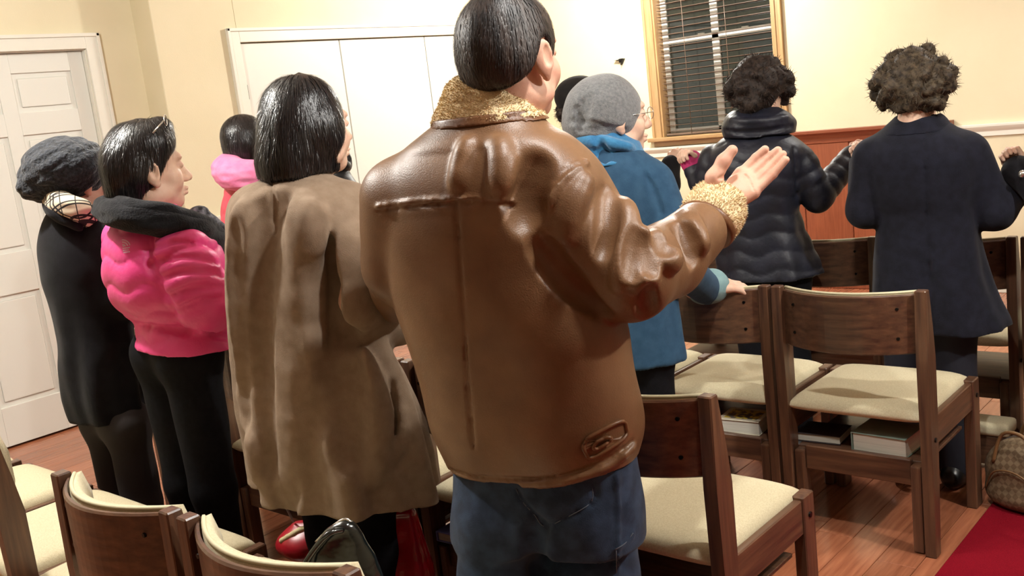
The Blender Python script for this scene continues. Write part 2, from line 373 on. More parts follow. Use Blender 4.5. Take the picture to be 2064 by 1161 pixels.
R1, R2, R3, R4 = .855, 1.787, 2.865, 3.765
chair(-1.675, R1 - .016, 'dark wooden chair with curved cream padded back, just left of the black bag chair', g1)
chair(-1.16, R1 - .016, 'dark wooden chair with curved cream padded back holding the black leather bag', g1)
chair(-2.62, R1 + .02, 'brightly lit chair with pale oak post at the bottom left corner of the photo', g1)
chair(-3.15, R1 + .03, 'brightly lit cream seat between two other seats at the lower left', g1)
chair(-3.70, R1 + .03, 'cream chair seat nearest the white panelled door at the left edge', g1)
st = make_chair(True); st.name = 'cushioned_stool'; st.location = (-2.4, R1 + .03, 0); st.scale = (.87, 1, 1); tag(st, 'cream cushioned wooden seat without back behind the curved dark chair backs', 'stool')
chair(-1.075, R2, 'wooden chair with empty bright cream seat right of the jeans', g2)
chair(-1.575, R2, 'wooden chair with a blue book on its shelf left of the jeans', g2)
chair(-2.075, R2, 'wooden chair hidden in front of the taupe coat', g2)
chair(-2.575, R2, 'dark wooden chair whose post shows left of the taupe coat', g2)
chair(-3.075, R2, 'wooden chair mostly hidden behind the black trousers of the pink jacket person', g2)
chair(-.985, R3, 'wooden chair with two books on its under shelf beside the red carpet', g3)
chair(-1.482, R3, 'wooden chair with a yellow patterned book below, touched by the hand in teal', g3)
chair(-1.98, R3, 'wooden chair mostly hidden behind the teal coat', g3)
chair(-1.475, R4, 'dark wooden chair back seen between the two navy coats', g4)
chair(-.475, R4, 'dark wooden chair with cream seat at the right edge of the photo', g4)
chair(-.975, R4, 'dark wooden chair right behind the long navy wool coat', g4)
chair(-1.975, R4, 'dark wooden chair hidden behind the quilted navy coat', g4)
# kneeler pad beyond the patterned bag
kn = empty('kneeler', (-1.22, 3.615, 0), 0, 'low dark kneeler with pale padded top behind the patterned bag', 'kneeler')
box('kneeler_frame', (-.24, .01, .02), (.24, .1, .13), OAK[0], kn, .004); box('kneeler_pad', (-.245, 0, .13), (.245, .11, .18), CREAM, kn, .018, 3, True)
for s in (-1, 1): box('foot', (s * .2 - .02, .02, 0), (s * .2 + .02, .09, .02), OAK[2], kn, .002)
# ---------------------------------------------------------------- implicit-surface modelling (numpy) for bodies, cloth, hair
def smin(a, b, k):
    if k <= 0: return np.minimum(a, b)
    h = np.maximum(k - np.abs(a - b), 0) / k; return np.minimum(a, b) - h * h * k * .25
class Sdf:
    def __init__(s, lo, hi, h):
        s.h = h; s.lo = np.array(lo, np.float32); n = np.ceil((np.array(hi) - np.array(lo)) / h).astype(int) + 1; s.n = n
        s.D = np.full(n, 1.0, np.float32); s.ax = [(s.lo[i] + h * np.arange(n[i])).astype(np.float32) for i in range(3)]
    def blk(s, lo, hi):
        a = np.clip(np.floor((np.array(lo) - s.lo) / s.h).astype(int), 0, s.n); b = np.clip(np.ceil((np.array(hi) - s.lo) / s.h).astype(int) + 1, 0, s.n)
        sl = tuple(slice(a[i], b[i]) for i in range(3)); return sl, s.ax[0][sl[0]][:, None, None], s.ax[1][sl[1]][None, :, None], s.ax[2][sl[2]][None, None, :]
    def put(s, sl, d, k=0, op='u'):
        if d.size == 0: return
        if op == 'u': s.D[sl] = smin(s.D[sl], d, k)
        elif op == 's': s.D[sl] = -smin(-s.D[sl], d, k)
        elif op == 'i': s.D[sl] = -smin(-s.D[sl], -d, k)
    def cap(s, a, b, ra, rb=None, k=.0, op='u', baf=None, s0=0):
        a = np.array(a, float); b = np.array(b, float); rb = ra if rb is None else rb; m = max(ra, rb) + k + 2 * s.h + (baf[0] if baf else 0)
        sl, X, Y, Z = s.blk(np.minimum(a, b) - m, np.maximum(a, b) + m)
        ba = b - a; L = math.sqrt(ba @ ba) + 1e-9; t = np.clip(((X - a[0]) * ba[0] + (Y - a[1]) * ba[1] + (Z - a[2]) * ba[2]) / (L * L), 0, 1)
        d = np.sqrt((X - a[0] - t * ba[0]) ** 2 + (Y - a[1] - t * ba[1]) ** 2 + (Z - a[2] - t * ba[2]) ** 2) - (ra + (rb - ra) * t)
        if baf: d = d - baf[0] * (np.abs(np.sin(np.pi * (s0 + t * L) / baf[1])) ** .6 - .6)
        s.put(sl, d.astype(np.float32), k, op)
    def chain(s, pts, k=.02, op='u', baf=None):
        s0 = 0
        for (a, ra), (b, rb) in zip(pts[:-1], pts[1:]):
            s.cap(a, b, ra, rb, k, op, baf, s0); s0 += np.linalg.norm(np.array(b) - np.array(a))
    def ell(s, c, r, R=None, k=0, op='u'):
        c = np.array(c, float); r = np.array(r, float); m = max(r) + k + 2 * s.h; sl, X, Y, Z = s.blk(c - m, c + m); X, Y, Z = X - c[0], Y - c[1], Z - c[2]
        if R is None: q = (X, Y, Z)
        else: q = [X * R[i][0] + Y * R[i][1] + Z * R[i][2] for i in range(3)]
        k0 = np.sqrt((q[0] / r[0]) ** 2 + (q[1] / r[1]) ** 2 + (q[2] / r[2]) ** 2) + 1e-6; k1 = np.sqrt((q[0] / r[0] ** 2) ** 2 + (q[1] / r[1] ** 2) ** 2 + (q[2] / r[2] ** 2) ** 2) + 1e-6
        s.put(sl, (k0 * (k0 - 1) / k1).astype(np.float32), k, op)
    def func(s, f, op='u', k=0):
        sl = (slice(None),) * 3; s.put(sl, f(s.ax[0][:, None, None], s.ax[1][None, :, None], s.ax[2][None, None, :]).astype(np.float32), k, op)
    def disp(s, f): s.D += f(s.ax[0][:, None, None], s.ax[1][None, :, None], s.ax[2][None, None, :]).astype(np.float32)
    def hit(s, px, py):
        r = ray(px, py); r = r / np.linalg.norm(r); ts = np.arange(.8, 7, s.h * .5); Q = (C0 + ts[:, None] * r - s.lo) / s.h
        ok = np.all((Q > 0) & (Q < s.n - 1), axis=1)
        if not ok.any(): return None
        Qi = np.clip(np.round(Q).astype(int), 0, s.n - 1); v = np.where(ok, s.D[Qi[:, 0], Qi[:, 1], Qi[:, 2]], 1); i = np.argmax(v < 0)
        return None if v[i] >= 0 else C0 + ts[i] * r
    def line(s, px, r, k=.01, op='u', off=0, taper=True):
        """ridge (u) or groove (s) drawn along a polyline of photo pixels laid on the surface"""
        P = spline(px, 5); H_ = [s.hit(*p) for p in P]; ds = []; n = len(H_)
        pts = [(h - ray(*p) / np.linalg.norm(ray(*p)) * off, r * (math.sin(math.pi * (.12 + .76 * i / max(n - 1, 1))) if taper else 1)) for i, (h, p) in enumerate(zip(H_, P)) if h is not None]
        if len(pts) > 1: s.chain(pts, k, op)
    def mesh(s, name, sm=True):
        V, Q = nets(s.D); return np_mesh(name, V * s.h + s.lo, Q, sm)
def nets(D):
    S_ = D < 0; c = [S_[i:S_.shape[0] - 1 + i, j:S_.shape[1] - 1 + j, k:S_.shape[2] - 1 + k] for i in (0, 1) for j in (0, 1) for k in (0, 1)]
    cnt = sum(x.astype(np.int8) for x in c); I = np.argwhere((cnt > 0) & (cnt < 8)); idx = np.full(cnt.shape, -1, np.int32); idx[I[:, 0], I[:, 1], I[:, 2]] = np.arange(len(I))
    off = np.array([(i, j, k) for i in (0, 1) for j in (0, 1) for k in (0, 1)]); vals = np.stack([D[I[:, 0] + o[0], I[:, 1] + o[1], I[:, 2] + o[2]] for o in off], 1)
    acc = np.zeros((len(I), 3)); num = np.zeros(len(I))
    for a in range(8):
        for b in range(a + 1, 8):
            if np.abs(off[a] - off[b]).sum() != 1: continue
            m = (vals[:, a] < 0) != (vals[:, b] < 0); t = vals[:, a] / (vals[:, a] - vals[:, b] + 1e-12)
            acc[m] += off[a] + t[m, None] * (off[b] - off[a]); num[m] += 1
    V = I + acc / num[:, None]; Q = []
    for ax in range(3):
        o1, o2 = [(1, 2), (2, 0), (0, 1)][ax]; n = np.array(D.shape); sl0 = [slice(None)] * 3; sl1 = [slice(None)] * 3; sl0[ax] = slice(0, n[ax] - 1); sl1[ax] = slice(1, n[ax])
        A, B = S_[tuple(sl0)], S_[tuple(sl1)]; E_ = np.argwhere(A != B); E_ = E_[(E_[:, o1] > 0) & (E_[:, o2] > 0) & (E_[:, o1] < n[o1] - 1) & (E_[:, o2] < n[o2] - 1)]
        inside = A[E_[:, 0], E_[:, 1], E_[:, 2]]; d1 = np.zeros(3, int); d1[o1] = 1; d2 = np.zeros(3, int); d2[o2] = 1
        g = lambda e: idx[e[:, 0], e[:, 1], e[:, 2]]
        q = np.stack([g(E_ - d1 - d2), g(E_ - d2), g(E_), g(E_ - d1)], 1); q[~inside] = q[~inside][:, ::-1]; Q.append(q)
    return V, np.concatenate(Q)
def np_mesh(name, V, Q, sm=True):
    me = bpy.data.meshes.new(name); me.vertices.add(len(V)); me.vertices.foreach_set('co', np.asarray(V, np.float32).ravel()); k = Q.shape[1]
    me.loops.add(Q.size); me.loops.foreach_set('vertex_index', Q.astype(np.int32).ravel()); me.polygons.add(len(Q)); me.polygons.foreach_set('loop_start', np.arange(0, Q.size, k, dtype=np.int32))
    me.polygons.foreach_set('use_smooth', np.full(len(Q), sm)); me.update(calc_edges=True); me.validate(); return me
def geo(me):
    V = np.empty(len(me.vertices) * 3, np.float32); me.vertices.foreach_get('co', V); Q = np.empty(len(me.loops), np.int32); me.loops.foreach_get('vertex_index', Q)
    k = len(me.loops) // len(me.polygons); return V.reshape(-1, 3), Q.reshape(-1, k)
def join(name, *mes):
    Vs, Qs, n = [], [], 0
    for m in mes: V, Q = geo(m); Vs.append(V); Qs.append(Q + n); n += len(V)
    return np_mesh(name, np.concatenate(Vs), np.concatenate(Qs))
_wv = rng.normal(size=(40, 3)); _wp = rng.uniform(0, 6.28, 40)
def wob(sc, n=6, seed=0, st=(1, 1, 1)):
    """smooth pseudo noise, about -1..1, feature size sc metres"""
    def f(X, Y, Z):
        r = 0
        for i in range(n): kx, ky, kz = _wv[(i + seed) % 40] / sc; r = r + np.sin(kx * st[0] * X + ky * st[1] * Y + kz * st[2] * Z + _wp[(i + seed) % 40])
        return r / math.sqrt(n) * .8
    return f
def fur(me, n, L, wid, flow=None, jit=.6, out=1.0, seg=1, curl=0, sel=None):
    """tufts / strands grown on a mesh, as thin ribbons; flow(p, n) gives the lie of the hair"""
    V, Q = geo(me); T = np.concatenate([Q[:, [0, 1, 2]], Q[:, [0, 2, 3]]]) if Q.shape[1] == 4 else Q
    A, B, C = V[T[:, 0]], V[T[:, 1]], V[T[:, 2]]; N = np.cross(B - A, C - A); ar = np.linalg.norm(N, axis=1) + 1e-12; N = N / ar[:, None]
    i = rng.choice(len(T), n, p=ar / ar.sum()); u, v = rng.random(n), rng.random(n); f = u + v > 1; u[f], v[f] = 1 - u[f], 1 - v[f]
    P = A[i] + u[:, None] * (B - A)[i] + v[:, None] * (C - A)[i]; N = N[i]
    if sel is not None: m = sel(P, N); P, N = P[m], N[m]; n = len(P)
    bv = None
    D = N * out + rng.normal(size=(n, 3)) * jit
    if flow is not None: D = D + flow(P, N)
    D /= np.linalg.norm(D, axis=1)[:, None] + 1e-9
    ln = L * rng.uniform(.5, 1.15, n)[:, None]; sd = np.cross(D, N) + 1e-6; sd /= np.linalg.norm(sd, axis=1)[:, None] + 1e-9
    rows = []; p = P - N * wid * .5; cur = D
    if seg > 1:
        bv = BVHTree.FromPolygons([tuple(x) for x in V.tolist()], Q.tolist())
    for k in range(seg + 1):
        wv = wid * (1 - k / (seg + .0)) * .5 + (.06 * wid)
        rows.append(p - sd * wv); rows.append(p + sd * wv)
        p = p + cur * ln / seg
        if seg > 1:
            q = np.empty_like(p); nn = np.empty_like(p)
            for j in range(n):
                a, b, _, _ = bv.find_nearest(Vector(p[j])); q[j] = a; nn[j] = b
            lift = .0012 + .0012 * rng.random(n)[:, None] + (k / seg) * curl; p = q + nn * lift
            cur = cur - nn * np.sum(cur * nn, 1)[:, None]; 
            if flow is not None: cur = cur * .5 + flow(p, nn) * .5 + rng.normal(size=(n, 3)) * jit * .15; cur = cur - nn * np.sum(cur * nn, 1)[:, None]
            cur /= np.linalg.norm(cur, axis=1)[:, None] + 1e-9
    R = np.stack(rows, 1); m = R.shape[1]; base = (np.arange(n) * m)[:, None]
    q = np.concatenate([base + np.array([[2 * k, 2 * k + 1, 2 * k + 3, 2 * k + 2]]) for k in range(seg)])
    return np_mesh('strands', R.reshape(-1, 3), q)
def down_flow(w=(0, 0, -1.0), s=1.6):
    w = np.array(w)
    def f(p, n): t = w - n * (n @ w)[:, None]; return t / (np.linalg.norm(t, axis=1)[:, None] + 1e-6) * s
    return f

# ---------------------------------------------------------------- people
SKIN = mat('skin', srgb(214, 170, 146), .5, srgb(204, 152, 130), 30, bump=.0003, bscale=500, sss=.15, spec=.35)
SKINP = mat('pale_skin', srgb(228, 194, 170), .5, srgb(220, 178, 154), 30, bump=.0003, bscale=500, sss=.15, spec=.35)
HAIRB = mat('black_hair', srgb(22, 20, 22), .32, srgb(38, 34, 34), 60, (1, 1, .08), bump=.0012, bscale=260, bstretch=(1, 1, .06), spec=.7)
HAIRBR = mat('dark_brown_hair', srgb(30, 24, 22), .6, srgb(56, 45, 38), 70, bump=.0015, bscale=160, spec=.25)
HAIRCU = mat('brown_curly_hair', srgb(42, 35, 28), .62, srgb(86, 74, 58), 60, bump=.002, bscale=120, spec=.25)
EYEW = mat('eye_dark', srgb(40, 28, 22), .2); BLK = mat('black_trousers', srgb(13, 13, 17), .85, srgb(19, 19, 24), 60, bump=.0005, bscale=400, spec=.15)
SHOE = mat('black_shoe_leather', srgb(18, 16, 16), .35, spec=.5)
class Person:
    def __init__(s, label, px, py, d, yaw=0, group='people standing in prayer'):
        r = ray(px, py); a = math.atan2(r @ RT, r @ FW); s.al = a; s.fw = FW * math.cos(a) + RT * math.sin(a); s.rt = RT * math.cos(a) - FW * math.sin(a); s.d = d
        s.yaw = math.radians(yaw); s.by = np.array([math.sin(s.yaw), math.cos(s.yaw), 0]); s.bx = np.array([math.cos(s.yaw), -math.sin(s.yaw), 0])
        s.base = s.P(px, py); s.base[2] = 0; s.root = empty('person', tuple(s.base), 0, label, 'person', group)
    def P(s, px, py, dd=0): return atd(px, py, s.d + dd, s.fw)
    def part(s, name, me, m, label=None, parent=None):
        V, Q = geo(me); V = V - s.base.astype(np.float32); me.vertices.foreach_set('co', V.ravel()); me.update()
        o = link(name, me, m, parent or s.root)
        if label: o['label'] = label
        return o
    def grid(s, lx, rx, ty, by_, dd, h, m=.03):
        """grid that covers a pixel box at depth offsets dd=(near, far)"""
        q = [s.P(x, y, e) for x in (lx, rx) for y in (ty, by_) for e in dd]; return Sdf(np.min(q, 0) - m, np.max(q, 0) + m, h)
    def torso(s, g, left, right, k=.62, n=2.2, zb=None, zt=None, ku=.0, dd=0, folds=None, baf=None, op='u', kz=None, tilt=0, lean=0):
        def prof(L):
            P = np.array([s.P(*q, dd) for q in spline(L, 6)]); l = P @ s.rt; z = P[:, 2]; o = np.argsort(z); return z[o], l[o]
        zl, ll = prof(left); zr, lr = prof(right); Z = g.ax[2]; a = np.interp(Z, zl, ll); b = np.interp(Z, zr, lr)
        cx = ((a + b) / 2)[None, None, :]; hw = np.maximum((b - a) / 2, .004); th = s.al
        c, sn = abs(s.bx @ s.rt), abs(s.by @ s.rt)
        kk = np.interp(Z, kz[0], kz[1]) if kz else np.full(len(Z), k)
        A = (hw / np.sqrt(c * c + kk * kk * sn * sn))[None, None, :]; B = A * kk[None, None, :]
        X, Y, Zb = g.ax[0][:, None, None], g.ax[1][None, :, None], Z[None, None, :]
        dl = lean * (Zb - Z.mean())
        rl = X * s.rt[0] + Y * s.rt[1] - cx; rf = X * s.fw[0] + Y * s.fw[1] - (s.d + dd) - dl
        bx = rl * (s.bx @ s.rt) + rf * (s.bx @ s.fw); by = rl * (s.by @ s.rt) + rf * (s.by @ s.fw)
        q = ((np.abs(bx) / A) ** n + (np.abs(by) / B) ** n) ** (1 / n)
        d = (q - 1) * B * .85
        if folds:
            for (amp, cnt, ph, z0, z1) in folds:
                w = np.clip((Zb - z0) / (z1 - z0), 0, 1); phi = np.arctan2(by / B, bx / A); d = d + amp * w * (np.sin(cnt * phi + ph + 3 * w) + .5 * np.sin(1.7 * cnt * phi + 2 * ph))
        if baf: d = d - baf[0] * (np.abs(np.sin(np.pi * (Zb + .012 * np.sin(40 * bx)) / baf[1])) ** .6 - .6)
        d = np.maximum(d, Zb - max(zl.max(), zr.max()))
        if zb is not None: d = np.maximum(d, zb + tilt * rl - Zb)
        if zt is not None: d = np.maximum(d, Zb - zt)
        g.put((slice(None),) * 3, d.astype(np.float32), ku, op)
    def head(s, px, py, yaw, pitch=0, sc=1.0, dd=0, skin=None, h=.004, neck=True, roll=0):
        """head mesh; returns (mesh, local->world function, rotation rows)"""
        yw = math.radians(yaw); pt = math.radians(pitch); f = np.array([math.sin(yw) * math.cos(pt), math.cos(yw) * math.cos(pt), math.sin(pt)]); hx = np.array([math.cos(yw), -math.sin(yw), 0]); hz = np.cross(hx, f)
        R = np.array([hx, f, hz]); c = s.P(px, py, dd); L = lambda x, y, z: c + sc * (x * hx + y * f + z * hz); s.hc, s.hR, s.hL, s.hs = c, R, L, sc
        g = Sdf(c - .2 * sc - [0, 0, .06], c + .2 * sc, h); e = lambda p, r, k=0, op='u', RR=R: g.ell(L(*p), np.array(r) * sc, RR, k, op)
        e((0, -.012, .035), (.074, .095, .088)); e((0, .025, -.035), (.058, .066, .076), .03); e((0, .064, -.092), (.026, .022, .02), .03)
        for q in (-1, 1):
            e((q * .036, .056, -.028), (.028, .026, .032), .02); e((q * .05, .005, -.07), (.018, .035, .02), .03)
        e((0, .08, .03), (.05, .016, .014), .02)
        g.cap(L(0, .088, .014), L(0, .111, -.028), .008 * sc, .0125 * sc, .014)
        for q in (-1, 1): e((q * .011, .1, -.034), (.009, .01, .008), .008)
        e((0, .095, -.059), (.022, .010, .0065), .006); e((0, .092, -.071), (.019, .011, .0075), .006); g.cap(L(-.022, .101, -.0645), L(.022, .101, -.0645), .0022 * sc, None, .003, 's')
        for q in (-1, 1):
            e((q * .031, .092, .008), (.017, .011, .010), .012, 's'); e((q * .031, .081, .008), (.0145, .012, .011), .004)
            Er = np.array([hx * math.cos(.5 * q) - f * math.sin(.5 * q), f * math.cos(.5 * q) + hx * math.sin(.5 * q), hz])
            e((q * .080, -.012, -.004), (.009, .021, .034), .006, 'u', Er); e((q * .078, -.004, -.034), (.007, .011, .013), .006); e((q * .089, -.007, 0), (.006, .011, .02), .004, 's', Er)
        if neck: g.cap(L(0, -.022, -.05), c + sc * (-.03 * f - .20 * UP), .052 * sc, .058 * sc, .03)
        return g.mesh('head')
    def cover(s, pts, name, r, m, k=.02):
        pass
    def body_core(s, pelvis, chest, feet, shoulders=None, arms=(), r=1.0, h=.012):
        """hidden trunk, legs and arms that carry the clothes"""
        pts = [pelvis, chest] + list(feet); lo = np.min(pts, 0) - .25; hi = np.max(pts, 0) + .25
        for a in arms: lo = np.minimum(lo, np.min(a, 0) - .08); hi = np.maximum(hi, np.max(a, 0) + .08)
        lo[2] = min(lo[2], -.02); g = Sdf(lo, hi, h); g.cap(pelvis, chest, .07 * r, .1 * r); up = chest + UP * .2; g.cap(chest, up, .09 * r, .05 * r, .03)
        for q, ft in zip((-1, 1), feet):
            hip = pelvis + s.bx * q * .08; kn = (hip + ft) / 2 + s.by * .02; g.cap(hip, kn, .05 * r, .04 * r, .03); g.cap(kn, ft + UP * .08, .04 * r, .032 * r, .02); g.cap(ft + UP * .05, ft + UP * .04 + s.by * .12, .03, .03, .02)
        for a in arms: g.chain([(p, .032) for p in a], .02)
        return g.mesh('core')
    def shoes(s, feet, m=SHOE):
        for ft in feet:
            g = Sdf(np.array(ft) - .22, np.array(ft) + .24, .008); a = np.array(ft, float); a[2] = 0
            g.cap(a - s.by * .05 + UP * .045, a + s.by * .13 + UP * .038, .04, .036, .02); g.cap(a + UP * .05, a + UP * .11, .045, .045, .03); g.func(lambda X, Y, Z: -Z + .004 + 0 * X + 0 * Y, 'i')
            s.part('shoe', g.mesh('shoe'), m)
    def legs(s, hips, feet, r0, r1, m, name='trousers', h=.009, ztop=None, mid=None):
        pts = [np.array(p, float) for p in list(hips) + list(feet)]; lo = np.min(pts, 0) - .2; hi = np.max(pts, 0) + .2; lo[2] = -.02; g = Sdf(lo, hi, h)
        for hp, ft in zip(hips, feet):
            kn = hp * .5 + ft * .5; g.cap(hp, kn, r0, (r0 + r1) / 2, .02); g.cap(kn, ft + UP * .07, (r0 + r1) / 2, r1, .02)
        g.cap(hips[0], hips[1], r0 * 1.02, None, .05); w = wob(.06, 6, 3, (1, 1, .6)); g.disp(lambda X, Y, Z: .004 * w(X, Y, Z)); g.func(lambda X, Y, Z: .03 - Z + 0 * X + 0 * Y, 'i')
        return s.part(name, g.mesh(name), m)
# ---------------------------------------------------------------- the man in the leather jacket
LEATHER = mat('brown_leather', srgb(106, 74, 48), .44, srgb(128, 94, 64), 9, bump=.0006, bscale=330, spec=.5, lo=.3, hi=.75)
LEATHERD = mat('brown_leather_trim', srgb(100, 64, 38), .4, srgb(118, 80, 50), 20, bump=.0004, bscale=300, spec=.45)
FURM = mat('tan_shearling', srgb(226, 202, 158), .9, srgb(238, 218, 180), 60, bump=.002, bscale=300, spec=.03)
JEANS = mat('blue_denim', srgb(34, 46, 66), .85, srgb(52, 68, 92), 25, bump=.0006, bscale=500, sheen=.1, spec=.2)
STITCH = mat('denim_stitch', srgb(96, 104, 116), .9)
def man():
    p = Person('man in brown leather jacket with tan shearling collar holding out his open right hand', 1015, 600, 2.08, -12)
    P = p.P
    g = p.grid(700, 1520, 140, 1010, (-.33, .42), .005)
    p.torso(g, [(955, 172), (905, 215), (885, 243), (850, 272), (805, 315), (772, 370), (758, 430), (762, 500), (778, 580), (803, 660), (832, 750), (858, 830), (880, 900), (903, 955), (918, 985), (920, 1010)],
            [(1020, 172), (1080, 222), (1105, 250), (1150, 275), (1198, 318), (1218, 370), (1220, 450), (1232, 560), (1258, 650), (1274, 760), (1284, 835), (1280, 885), (1274, 925), (1272, 960)],
            n=2.25, zb=P(1080, 985, -.18)[2], kz=([.85, 1.05, 1.3, 1.42, 1.52], [.66, .64, .6, .66, .95]), tilt=.05)
    sh, el, cu = P(1148, 405, -.03), P(1268, 556, -.15), P(1432, 442, .15)
    g.chain([(sh, .094), (P(1192, 485, -.11), .1), (el, .09)], .015)
    g.chain([(el, .09), (P(1345, 522, .0), .08), (P(1402, 472, .1), .068)], .02)
    lsh, lel, lh = P(805, 400, .06), P(800, 540, .1), P(800, 600, .36)
    g.chain([(lsh, .085), (lel, .072), (lh, .062)], .03)
    # hem band, seams and folds
    ridge = lambda px, r=.012, k=.02, off=0: g.line(px, r, k, 'u', off)
    groove = lambda px, r=.006, k=.012: g.line(px, r, k, 's')
    for px, r in (([(1262, 400), (1268, 460), (1262, 520), (1250, 575)], .013), ([(1300, 470), (1297, 515), (1290, 552), (1298, 560), (1310, 530)], .012), ([(1322, 468), (1334, 505), (1350, 528), (1362, 512)], .011), ([(1180, 360), (1152, 420), (1140, 480)], .011), ([(1385, 432), (1400, 470), (1412, 500)], .011)):
        ridge(px, r, .03)
    for px, r in (([(1285, 465), (1281, 510), (1274, 555)], .011), ([(1312, 478), (1314, 512), (1318, 545)], .009), ([(1340, 470), (1346, 500)], .008), ([(1372, 455), (1388, 490), (1398, 525)], .009), ([(1308, 585), (1304, 615), (1310, 638)], .007), ([(1225, 385), (1222, 450), (1214, 510)], .009)):
        groove(px, r, .025)
    groove([(1078, 480), (1112, 530), (1160, 585), (1222, 632)], .02, .02)           # under the sleeve
    ridge([(1185, 325), (1150, 345), (1105, 400), (1075, 470)], .008, .012); groove([(1178, 322), (1138, 342), (1092, 398), (1062, 470)], .005, .008)   # armhole seam
    # back: folds under the collar, yoke seam, centre seam
    groove([(1080, 330), (1060, 385), (1062, 440)], .007, .05)
    ridge([(940, 290), (930, 330), (922, 375)], .008, .03, -.004); ridge([(1005, 290), (1012, 335), (1008, 380)], .009, .035, -.005)
    yoke = [(760, 418), (800, 412), (860, 405), (920, 402), (980, 402), (1035, 408)]
    g.line(yoke, .004, .008, 'u', 0, False); g.line([(x, y + 8) for x, y in yoke], .003, .006, 's', 0, False)
    g.line([(918, 410), (925, 500), (932, 600), (938, 700), (945, 800), (955, 900)], .0035, .006, 's', 0, False)
    hem = [(905, 958), (960, 972), (1040, 978), (1120, 972), (1200, 950), (1250, 922), (1276, 900)]
    g.line(hem, .007, .01, 'u', 0, False); g.line([(x, y - 12) for x, y in hem], .003, .005, 's', 0, False)
    w = wob(.09, 8, 1); w2 = wob(.035, 8, 9); g.disp(lambda X, Y, Z: .0035 * w(X, Y, Z) + .0010 * w2(X, Y, Z))
    # side tab outlined on the hem
    tab = [(1182, 888), (1190, 880), (1250, 850), (1262, 862), (1256, 885), (1195, 922), (1180, 912), (1176, 900)]
    th = [q for q in (g.hit(*t) for t in tab)]
    jk = p.part('leather_jacket', g.mesh('leather_jacket'), LEATHER)
    vd = -ray(1220, 885); vd /= np.linalg.norm(vd)
    ring = [x for x in (g.hit(*q) for q in spline(tab + tab[:1], 4)[:-1]) if x is not None]; n = len(ring); Vt = [x - p.base - vd * .004 for x in ring] + [x - p.base + vd * .006 for x in ring]; cc = np.mean(ring, 0) - p.base + vd * .008
    Vt.append(cc); Ft = [(i, (i + 1) % n, n + (i + 1) % n, n + i) for i in range(n)] + [(n + i, n + (i + 1) % n, 2 * n) for i in range(n)]
    tb_ = link('side_tab', mesh('side_tab', Vt, Ft), LEATHERD, jk); tb_['label'] = 'leather side tab with pointed end near the jacket hem'; tb_.data.flip_normals()
    tube('tab_welt', [x - p.base + vd * .006 for x in ring], .0045, LEATHERD, tb_, 6, True)
    lp = [x for x in (g.hit(*q) for q in spline([(1196, 900), (1204, 890), (1222, 882), (1232, 884), (1224, 893), (1206, 904), (1197, 905)], 4)) if x is not None]; tube('tab_loop', [x - p.base + vd * .008 for x in lp], .004, LEATHERD, tb_, 6, True)
    bt = g.hit(1205, 896); gb = Sdf(bt - .03, bt + .03, .0025); gb.ell(bt + vd * .008, (.009, .009, .009)); p.part('button', gb.mesh('button'), LEATHERD, None, jk) if 0 else None
    # shearling collar and cuff
    gc = p.grid(860, 1130, 130, 275, (-.25, .25), .004)
    p.torso(gc, [(935, 150), (912, 166), (900, 190), (890, 218), (880, 244), (878, 262)], [(985, 150), (1040, 172), (1068, 198), (1090, 228), (1106, 252), (1112, 270)], k=.86, n=2.1, zb=P(985, 238, -.1)[2], zt=P(985, 150, -.1)[2], tilt=-.02)
    gi = p.grid(860, 1130, 100, 275, (-.25, .25), .004)
    c_ = P(1020, 190, .02); gc.cap(c_ + UP * .2, c_ - UP * .2, .078, None, .02, 's')
    gc.D -= .006; w = wob(.012, 10, 4); gc.disp(lambda X, Y, Z: .0018 * w(X, Y, Z))
    me = gc.mesh('fur_collar'); p.part('shearling_collar', join('shearling_collar', me, fur(me, 16000, .006, .0026, down_flow(s=.5), .6)), FURM, 'tan shearling collar', jk)
    ce = P(985, 240, 0); gl = p.grid(860, 1130, 215, 275, (-.25, .25), .004)
    p.torso(gl, [(892, 225), (879, 243), (874, 268)], [(1085, 225), (1107, 250), (1116, 275)], k=.88, n=2.1, zb=P(985, 246, -.1)[2], zt=P(985, 236, -.1)[2], tilt=-.02); gl.D -= .006
    p.part('collar_edge', gl.mesh('collar_edge'), LEATHERD, 'stitched leather edge below the collar', jk)
    a, b = P(1424, 452, .165), P(1456, 402, .215); ax = (b - a) / np.linalg.norm(b - a)
    gf = Sdf(np.minimum(a, b) - .12, np.maximum(a, b) + .12, .004)
    def cylf(a, b, ra, rb, ro):
        L = np.linalg.norm(b - a)
        def f(X, Y, Z):
            t = (X - a[0]) * ax[0] + (Y - a[1]) * ax[1] + (Z - a[2]) * ax[2]; d2 = (X - a[0]) ** 2 + (Y - a[1]) ** 2 + (Z - a[2]) ** 2 - t * t; r = np.sqrt(np.maximum(d2, 0)) - (ra + (rb - ra) * np.clip(t / L, 0, 1)) + ro
            z = np.abs(t - L / 2) - L / 2 + ro; return np.minimum(np.maximum(r, z), 0) + np.sqrt(np.maximum(r, 0) ** 2 + np.maximum(z, 0) ** 2) - ro
        return f
    gf.func(cylf(a, b, .070, .066, .016)); gf.cap(b - ax * .03, b + ax * .05, .037, None, .012, 's'); w = wob(.014, 10, 7); gf.disp(lambda X, Y, Z: .0025 * w(X, Y, Z)); me = gf.mesh('fur_cuff')
    fl_ = lambda q, n: np.tile(ax * .5, (len(q), 1))
    p.part('shearling_cuff', join('shearling_cuff', me, fur(me, 10000, .008, .0026, fl_, .6)), FURM, 'tan shearling cuff on the raised sleeve', jk)
    ge = Sdf(a - .12, a + .12, .004); ge.func(cylf(a - ax * .016, a + ax * .004, .069, .073, .006)); p.part('cuff_edge', ge.mesh('cuff_edge'), LEATHERD, None, jk)
